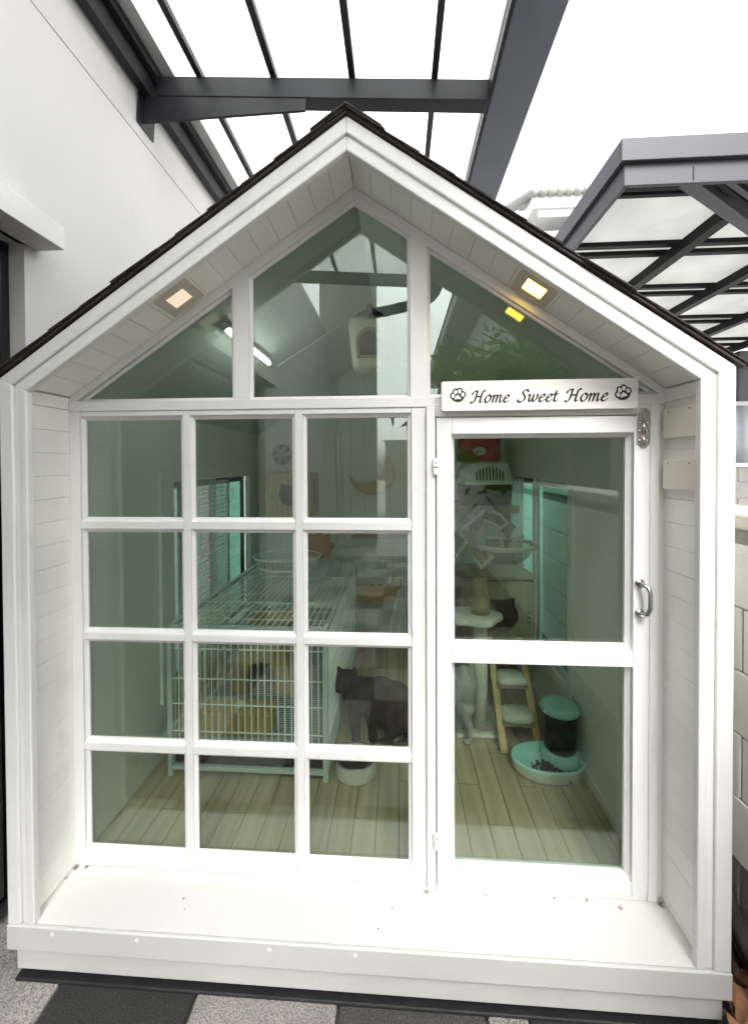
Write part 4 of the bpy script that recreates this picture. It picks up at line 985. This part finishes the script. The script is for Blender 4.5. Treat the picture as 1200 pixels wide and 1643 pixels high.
B(-.20, .22, -.09, .055, 0, .016).build('plank', 'ply', PS, bevel=.002)
for x in (-.12, .14): B(x - .006, x + .006, .0, .055, -.07, -.0005).build('bracket', 'white', PS)
SS = thing('scalloped_shelf', 'orange brown wooden tray with scalloped top edge on the back wall', 'shelf', (.355, 1.72, .345))
pts = [(-.19, 0), (.19, 0), (.19, .135)]
n = 48
for k in range(n + 1):
    t = 1 - k / n; x = -.19 + .38 * t; pts.append((x, .118 + .020 * abs(math.sin(t * math.pi * 6)) ** .7))
MB().prism(pts, 'y', 0, .012).build('front_board', 'pinex', SS)
B(-.19, .19, .0125, .175, 0, .012).build('bottom_board', 'pinex', SS)
for x in (-.19, .178): B(x, x + .012, .0125, .175, .0125, .13).build('side_board', 'pinex', SS)
RDB = thing('red_basin', 'red plastic basin on the floor behind the wire cage', 'basin', (.25, 1.74, FZ))
MB().lathe([(.06, 0), (.085, .09), (.092, .092), (.088, .10), (.078, .09), (.055, .01), (0, .01)], n=24).build('basin', 'red', RDB, smooth=True)
TW = thing('hanging_towel', 'pale towel hanging from the tray beside the door post', 'towel', (.53, 1.60, .12))
vs = []; NX, NZ = 12, 14
for j in range(NZ + 1):
    t = j / NZ
    for i in range(NX + 1):
        u = i / NX - .5; wd = .04 + .13 * (1 - t); vs.append((u * wd + .03 * t - .02, .012 * math.sin(i * 1.4 + t) * (1.2 - t), t * .36 + (.02 * math.sin(i * .9) if j == 0 else 0)))
o = MB().add(vs, [(j * (NX + 1) + i, j * (NX + 1) + i + 1, (j + 1) * (NX + 1) + i + 1, (j + 1) * (NX + 1) + i) for j in range(NZ) for i in range(NX)]).build('towel_cloth', 'towel', TW, smooth=True, fix=False)
md = o.modifiers.new('t', 'SOLIDIFY'); md.thickness = .006
HS = MB().tube(cat_rom([(.10, 1.50, 1.62), (.10, 1.49, 1.45), (.115, 1.47, 1.25), (.115, 1.46, 1.0), (.13, 1.45, .80), (.10, 1.45, .69)]), .028, 12)
tag(HS.build('plastic_sleeve', 'hose', smooth=True), 'clear plastic sleeve hanging above the rear of the wire cage', 'sleeve')
# ---- tube light, hanging pod
TL = thing('tube_light', 'lit white tube light on the left ceiling slope inside the cat house', 'light', (-.150, .465, soff(-.15) - .004)); TL.rotation_euler = (0, -math.atan(MS), 0)
B(-.014, .014, -.26, .26, -.012, .016).build('batten', 'white', TL); MB().tube([(0, -.245, -.022), (0, .245, -.022)], .010, 10).build('tube', 'tube', TL, smooth=True)
HP = thing('hanging_pod', 'white tapered cat pod with arched opening hanging under the ridge', 'cat pod', (.385, .70, 1.868))
sec = []
for (z, hw, dp) in ((0, .082, .07), (.02, .088, .075), (.22, .108, .09), (.245, .10, .085)):
    sec.append([(hw * math.copysign(abs(math.cos(a)) ** .6, math.cos(a)), dp * math.copysign(abs(math.sin(a)) ** .6, math.sin(a)), z) for a in [2 * math.pi * k / 28 for k in range(28)]])
MB().loft(sec).build('pod_body', 'cream', HP, smooth=True)
aa = [(.058, .045)] + [(.062 * math.cos(a), .125 + .065 * math.sin(a)) for a in [math.pi * k / 14 for k in range(15)]] + [(-.058, .045)]
ab = [(.044, .055)] + [(.046 * math.cos(a), .122 + .048 * math.sin(a)) for a in [math.pi * k / 14 for k in range(15)]] + [(-.044, .055)]
MB().prism(aa, 'y', -.094, -.080).build('opening_rim', 'ply', HP); MB().prism(ab, 'y', -.0955, -.0942).build('opening', 'hole', HP)
MB().lathe([(.10, .246), (.06, .285), (.02, .31), (.012, .335), (0, .338)], n=12).build('hood', 'hole', HP)
MB().tube([(0, 0, .33), (-.25, -.12, .12), (-.42, -.2, -.02)], .0025, 5).build('cord', 'whitecable', HP)
# ---- right side: cat tree
CT = thing('cat_tree', 'cat tree with white plush post, sisal wrap and clear bowl seat behind the door', 'cat tree', (.953, .808, FZ))
B(-.13, .10, -.06, .26, 0, .022).build('base_board', 'plush', CT, bevel=.006)
MB().tube([(0, 0, .022), (0, 0, .30), (0, 0, .5945)], .036, 20).build('plush_post', 'plush', CT, smooth=True)
MB().tube([(0, 0, .631), (0, 0, .69), (0, 0, .75), (0, 0, .82)], [.045, .046, .040, .034], 20).build('sisal_wrap', 'sisal', CT, smooth=True)
MB().tube([(0, 0, .8205), (0, 0, .9605)], .030, 20).build('sisal_post', 'sisal', CT, smooth=True)
mb = MB()
for k in range(260):
    a = random.uniform(0, 6.28); z = random.uniform(.635, .86); r0 = .043 - max(0, z - .72) * .09; l = random.uniform(.012, .035); aa_ = a + random.uniform(-.6, .6)
    mb.bar((r0 * math.cos(a), r0 * math.sin(a), z), ((r0 + l * .5) * math.cos(aa_), (r0 + l * .5) * math.sin(aa_), z + random.uniform(-.02, .02)), .0014, .0014)
mb.build('frayed_fibres', 'sisal', CT, kind='stuff')
pk = [(.135 * math.cos(a) * (1 + .08 * math.cos(5 * a)) - .03, .12 * math.sin(a) * (1 + .08 * math.cos(5 * a))) for a in [2 * math.pi * k / 50 for k in range(50)]]
MB().prism(pk, 'z', .595, .6305).build('plush_perch', 'plush', CT, bevel=.012, seg=3)
B(-.04, .04, -.04, .04, .961, .975).build('bowl_plate', 'ply', CT, bevel=.004); MB().tube([(0, 0, .9755), (0, 0, 1.13)], .034, 20).build('upper_post', 'plush', CT, smooth=True)
MB().lathe([(.05, .955), (.10, .965), (.135, 1.00), (.150, 1.045), (.178, 1.050), (.178, 1.055), (.146, 1.050), (.130, 1.005), (.098, .972), (.05, .962), (0, .962)], (.125, .03, -.062), 36).build('bowl_seat', 'acryl', CT, smooth=True)
MB().tube([(.125 + .165 * math.cos(a), .03 + .165 * math.sin(a), 0.990) for a in [2 * math.pi * k / 40 for k in range(40)]], .013, 8, True).build('bowl_rim', 'cream', CT, smooth=True)
MB().lathe([(.018, .965), (.006, .985), (.006, 1.01), (.014, 1.03), (.014, 1.04)], (.16, -.03, -.062), 12).build('suction_knob', 'acryl', CT, smooth=True)
SF = thing('scarf', 'patterned scarf with white borders draped over the cat tree top', 'scarf', (.950, .79, 1.065))
def strip(pts, wd, m, nm, nv):
    P = [Vector(p) for p in pts]; vs = []
    for i, p in enumerate(P):
        t = (P[min(i + 1, len(P) - 1)] - P[max(i - 1, 0)]).normalized(); s = t.cross(Vector(nv)).normalized() * wd / 2; vs += [p - s, p + s]
    o = MB().add(vs, [(2 * i, 2 * i + 1, 2 * i + 3, 2 * i + 2) for i in range(len(P) - 1)]).build(nm, m, SF, smooth=True, fix=False); q = o.modifiers.new('t', 'SOLIDIFY'); q.thickness = .002
strip(cat_rom([(-.11, -.03, -.06), (-.04, -.05, .04), (.02, -.05, .085), (.09, -.05, .04), (.15, -.04, -.02)], 4), .085, 'scarf', 'cloth', (0, -.8, .6))
for (a, b, c) in (((-.12, -.07, -.01), (-.05, -.085, .05), (.01, -.085, .10)), ((.03, -.085, .095), (.08, -.088, .075), (.12, -.085, .03)), ((.00, -.09, .05), (.05, -.092, .03), (.09, -.09, .0)), ((.06, -.09, -.005), (.10, -.09, .025), (.13, -.088, .035)),
                  ((.085, -.09, -.01), (.085, -.095, -.06), (.095, -.092, -.105)), ((.10, -.093, -.11), (.14, -.09, -.06), (.20, -.08, -.03)), ((-.14, -.09, -.14), (-.11, -.095, -.09), (-.085, -.09, -.055)), ((-.02, -.10, -.19), (.01, -.1, -.16), (.045, -.095, -.125)), ((-.07, -.10, -.12), (-.04, -.1, -.15), (-.01, -.1, -.19))):
    strip(cat_rom([a, b, c], 4), .017, 'scarfedge', 'border', (0, -1, .1))
# ---- cat box on legs with lid, and shelf with carrier
CBX = thing('cat_box', 'plywood cat box with a cat-face opening behind the cat tree', 'cat box', (1.122, 1.12, FZ + .335))
mb = MB(); hole_panel(mb, -.215, .215, 0, .375, cat_face(.0, .165, .105), -.012, 0); mb.build('front_board', 'ply', CBX)
for x in (-.215, .203): B(x, x + .012, .0005, .38, 0, .375).build('side_board', 'ply', CBX)
B(-.2025, .2025, .0005, .38, 0, .012).build('bottom_board', 'ply', CBX); B(-.2025, .2025, .368, .38, .0125, .374).build('rear_board', 'ply', CBX)
MB().hexa([(-.225, -.02, .388), (.225, -.02, .395), (.225, .385, .376), (-.225, .385, .376), (-.225, -.02, .402), (.225, -.02, .409), (.225, .385, .390), (-.225, .385, .390)]).build('lid', 'ply', CBX)
for k in range(3): B(.165, .183, -.0135, -.0125, .13 + .03 * k, .135 + .03 * k).build('burnt_mark', 'hole', CBX)
for x in (-.20, .178):
    for y in (.01, .35): B(x, x + .022, y, y + .022, -.335, -.0005).build('leg', 'ply', CBX)
SH = thing('wall_shelf', 'brown wooden shelf carrying the white pet carrier on the back wall', 'shelf', (1.12, 1.62, 1.090))
B(-.30, .20, -.24, .27, 0, .022).build('plank', 'ply', SH, bevel=.003); B(-.30, .20, -.255, -.2405, -.02, .03).build('front_lip', 'ply', SH, bevel=.003)
PC = thing('pet_carrier', 'white pet carrier with slotted top on the wall shelf', 'pet carrier', (1.135, 1.60, 1.1125)); PC.scale = (1, 1, 1.16)
def rr2(hx, hy, z, n=28): return [(hx * math.copysign(abs(math.cos(a)) ** .45, math.cos(a)), hy * math.copysign(abs(math.sin(a)) ** .45, math.sin(a)), z) for a in [2 * math.pi * k / n for k in range(n)]]
MB().loft([rr2(.165, .19, 0), rr2(.172, .20, .10), rr2(.172, .20, .125)]).build('lower_shell', 'hole', PC, smooth=False)
MB().loft([rr2(.180, .205, .1255), rr2(.178, .203, .135), rr2(.150, .175, .245), rr2(.13, .155, .255)]).build('upper_shell', 'white', PC)
sl = MB()
for k in range(9):
    x = -.09 + k * .022; sl.hexa([(x, -.205, .150), (x + .007, -.205, .150), (x + .007, -.196, .150), (x, -.196, .150), (x, -.190, .150 + .05 + .03 * math.sin(k * .38)), (x + .007, -.190, .150 + .05 + .03 * math.sin(k * .38)), (x + .007, -.18, .20), (x, -.18, .20)])
sl.build('slots', 'hole', PC)
PK = thing('pink_bin', 'pink fabric storage bin on top of the white pet carrier', 'bin', (1.10, 1.60, 1.4095)); MB().loft([rr2(.13, .11, 0), rr2(.14, .12, .17)]).build('bin_body', 'pink', PK); 
MB().prism(circle(-.02, .075, .045, 20, .03), 'y', -.128, -.119).build('label_patch', 'cream', PK)
GT = thing('grass_toy', 'tuft of bright green artificial grass beside the pink bin', 'plant', (.985, 1.44, 1.4095)); mb = MB()
for k in range(120): a = random.uniform(0, 6.28); l = random.uniform(.05, .14); b = (random.gauss(0, .03), random.gauss(0, .03), 0); mb.add([b, (b[0] + .003, b[1], 0), (b[0] + math.cos(a) * l * .5, b[1] + math.sin(a) * l * .5, l)], [(0, 1, 2)])
mb.build('blades', 'leaf', GT, fix=False, kind='stuff')
# ---- stairs
ST = thing('cat_steps', 'small wooden pet steps with white plush treads leaning on the cat box', 'steps', (1.120, .645, FZ))
for x in (-.085, .085): MB().bar((x, 0, .004), (x + .005, .36, .42), .016, .034, (1, 0, 0)).build('side_rail', 'pine', ST)
for (y, z) in ((.10, .115), (.21, .245), (.31, .355)):
    B(-.076, .080, y - .05, y + .06, z - .012, z).build('tread', 'ply', ST); sec = [[(.004 + u * 1, y + .005 + v, z + h) for u, v, _ in rr2(a, b, 0, 24)] for (h, a, b) in ((.0005, .070, .055), (.012, .076, .062), (.030, .074, .060), (.042, .060, .048))]
    MB().loft(sec).build('plush_pad', 'plush', ST, smooth=True)
# ---- feeder
FD = thing('pet_feeder', 'mint green automatic pet feeder with smoked hopper by the right wall', 'pet feeder', (1.216, .55, FZ))
def pear(k, z, n=44):
    L = []
    for i in range(n):
        a = 2 * math.pi * i / n; r = .118 * (1 + .12 * math.cos(2 * a)) ; cxp = 0
        x = 1.27 * r * math.cos(a); y = r * math.sin(a)
        if math.cos(a) > .55: y *= 1.02; x *= .98
        L.append((x * k - .005, y * k, z))
    return L
MB().loft([pear(.90, 0), pear(.95, .012), pear(1.0, .052)], cap1=False).build('base', 'cream', FD, smooth=True)
MB().loft([pear(1.0, .0522), pear(1.005, .060), pear(.97, .066), pear(.92, .060), pear(.84, .026), pear(.60, .022)], cap0=False).build('bowl', 'mint', FD, smooth=True)
hx_, hy_ = .060, .035
MB().lathe([(.078, .030), (.082, .040), (.082, .078), (.076, .084)], (hx_, hy_, 0), 32).build('hopper_foot', 'mint', FD, smooth=True)
MB().lathe([(.070, .085), (.072, .10), (.072, .25), (.068, .258)], (hx_, hy_, 0), 32).build('hopper', 'smoked', FD, smooth=True)
MB().lathe([(.064, .086), (.066, .10), (.066, .165), (.055, .178), (.02, .185), (0, .186)], (hx_, hy_, 0), 24).build('stored_kibble', 'kibble', FD, smooth=True)
MB().lathe([(.080, .2585), (.086, .268), (.080, .290), (.060, .303), (.03, .309), (0, .310)], (hx_, hy_, 0), 36, 1.05, .95).build('lid', 'mintlid', FD, smooth=True)
MB().ball((hx_ - .078, hy_ - .03, .272), .010, .010, .006).build('lid_latch', 'white', FD, smooth=True)
kb = MB()
for k in range(230):
    a = random.gauss(0, .032); b = random.gauss(0, .026); x = -.012 + a; y = -.028 + b; z = .026 + max(0, .030 - (abs(a) + abs(b)) * .5) * random.random()
    kb.ball((x, y, z), .0052, .0052, .004, 6, 4)
kb.build('kibble', 'kibble', FD, kind='stuff')
# ---- bowl
BO = thing('pet_bowl', 'white pet bowl with steel liner beside the wire cage', 'bowl', (.325, .50, FZ))
MB().lathe([(.094, 0), (.096, .006), (.090, .062), (.086, .066)], n=40).build('stand', 'cream', BO, smooth=True)
MB().lathe([(.0935, .0662), (.0945, .070), (.086, .072), (.080, .062), (.068, .030), (.045, .020), (0, .019)], n=40).build('steel_liner', 'steel', BO, smooth=True)

# ---- cats: each body one continuous surface
def fuse(mb, name, m, root, vox=.007, it=6):
    o = mb.build(name, m, root, smooth=True)
    a = o.modifiers.new('remesh', 'REMESH'); a.mode = 'VOXEL'; a.voxel_size = vox; a.use_smooth_shade = True
    s = o.modifiers.new('smooth', 'SMOOTH'); s.factor = .5; s.iterations = it
    return o
def ear(mb, c, up, side, l, wd):
    c, up, side = Vector(c), Vector(up).normalized(), Vector(side).normalized(); f = up.cross(side)
    base = [c + side * wd * .5 + f * wd * .22, c - side * wd * .5 + f * wd * .22, c - side * wd * .5 - f * wd * .3, c + side * wd * .5 - f * wd * .3]
    mb.add(base + [c + up * l], [(0, 3, 2, 1), (0, 1, 4), (1, 2, 4), (2, 3, 4), (3, 0, 4)])
KB = thing('brown_cat', 'dark brown cat sitting on the floor to the right of the wire cage', 'cat', (.40, .80, FZ))
KB.scale = (1.06, 1.0, .93)
c = MB()
c.ball((-.085, -.01, .195), .085, .085, .105); c.ball((-.045, .01, .200), .085, .085, .085); c.ball((.02, .015, .180), .105, .105, .105); c.ball((.085, .02, .140), .118, .115, .115); c.ball((.11, .0, .10), .115, .125, .10)
c.ball((-.11, -.03, .255), .055, .055, .065)
c.ball((-.140, -.055, .310), .064, .062, .056); c.ball((-.163, -.100, .290), .034, .032, .028)
ear(c, (-.175, -.040, .345), (-.25, .05, 1), (1, .6, 0), .050, .044); ear(c, (-.108, -.055, .350), (.25, .02, 1), (1, .2, 0), .050, .044)
c.tube([(-.10, -.045, .17), (-.095, -.075, .09), (-.09, -.085, .02)], [.036, .028, .022], 10); c.ball((-.09, -.105, .014), .024, .034, .014)
c.tube([(-.03, -.045, .17), (-.015, -.075, .09), (-.005, -.085, .02)], [.038, .028, .022], 10); c.ball((-.005, -.105, .014), .024, .034, .014)
c.tube([(.09, -.06, .09), (.075, -.10, .03)], [.055, .03], 10); c.ball((.055, -.115, .015), .040, .026, .015)
c.tube([(.18, .05, .05), (.21, -.04, .025), (.15, -.12, .02), (.09, -.15, .018)], [.03, .024, .02, .014], 10)
fuse(c, 'body', 'brown', KB)
for dx, dy in ((-.172, -.100), (-.128, -.110)): MB().ball((dx, dy, .318), .009, .007, .009, 10, 6).build('eye', 'eye', KB, smooth=True)
MB().ball((-.172, -.127, .298), .007, .005, .005, 8, 6).build('nose', 'hole', KB, smooth=True)
KG = thing('grey_cat', 'grey cat standing half hidden behind the door stile by the cat tree', 'cat', (.785, .745, FZ)); KG.scale = (.76, 1, 1)
c = MB()
c.ball((.095, 0, .275), .085, .085, .100); c.ball((.085, 0, .22), .085, .075, .09); c.ball((.02, .0, .265), .095, .080, .088); c.ball((-.06, .01, .260), .088, .075, .085); c.ball((-.12, .02, .25), .072, .066, .085)
c.ball((-.155, .03, .33), .048, .045, .06); c.ball((-.185, .03, .385), .052, .052, .046); c.ball((-.225, .02, .370), .028, .028, .023)
ear(c, (-.190, .065, .42), (-.1, .3, 1), (0, 1, 0), .048, .042); ear(c, (-.190, -.005, .42), (-.1, -.3, 1), (0, 1, 0), .048, .042)
for dy in (-.04, .05):
    c.tube([(.11, dy, .20), (.095, dy, .14), (.130, dy, .085), (.125, dy, .02)], [.055, .036, .021, .019], 10); c.ball((.108, dy, .013), .032, .022, .014)
    c.tube([(-.115, dy * .8, .20), (-.125, dy * .8, .10), (-.12, dy * .8, .02)], [.040, .025, .020], 10); c.ball((-.135, dy * .8, .013), .030, .021, .014)
c.tube([(.15, .0, .32), (.16, .09, .36), (.11, .15, .42), (.05, .16, .47)], [.024, .020, .018, .014], 10)
fuse(c, 'body', 'greyfur', KG)
for dy in (-.002, .046): MB().ball((-.228, dy, .392), .007, .009, .009, 10, 6).build('eye', 'eye', KG, smooth=True)
MB().ball((-.252, .02, .374), .005, .007, .005, 8, 6).build('nose', 'hole', KG, smooth=True)
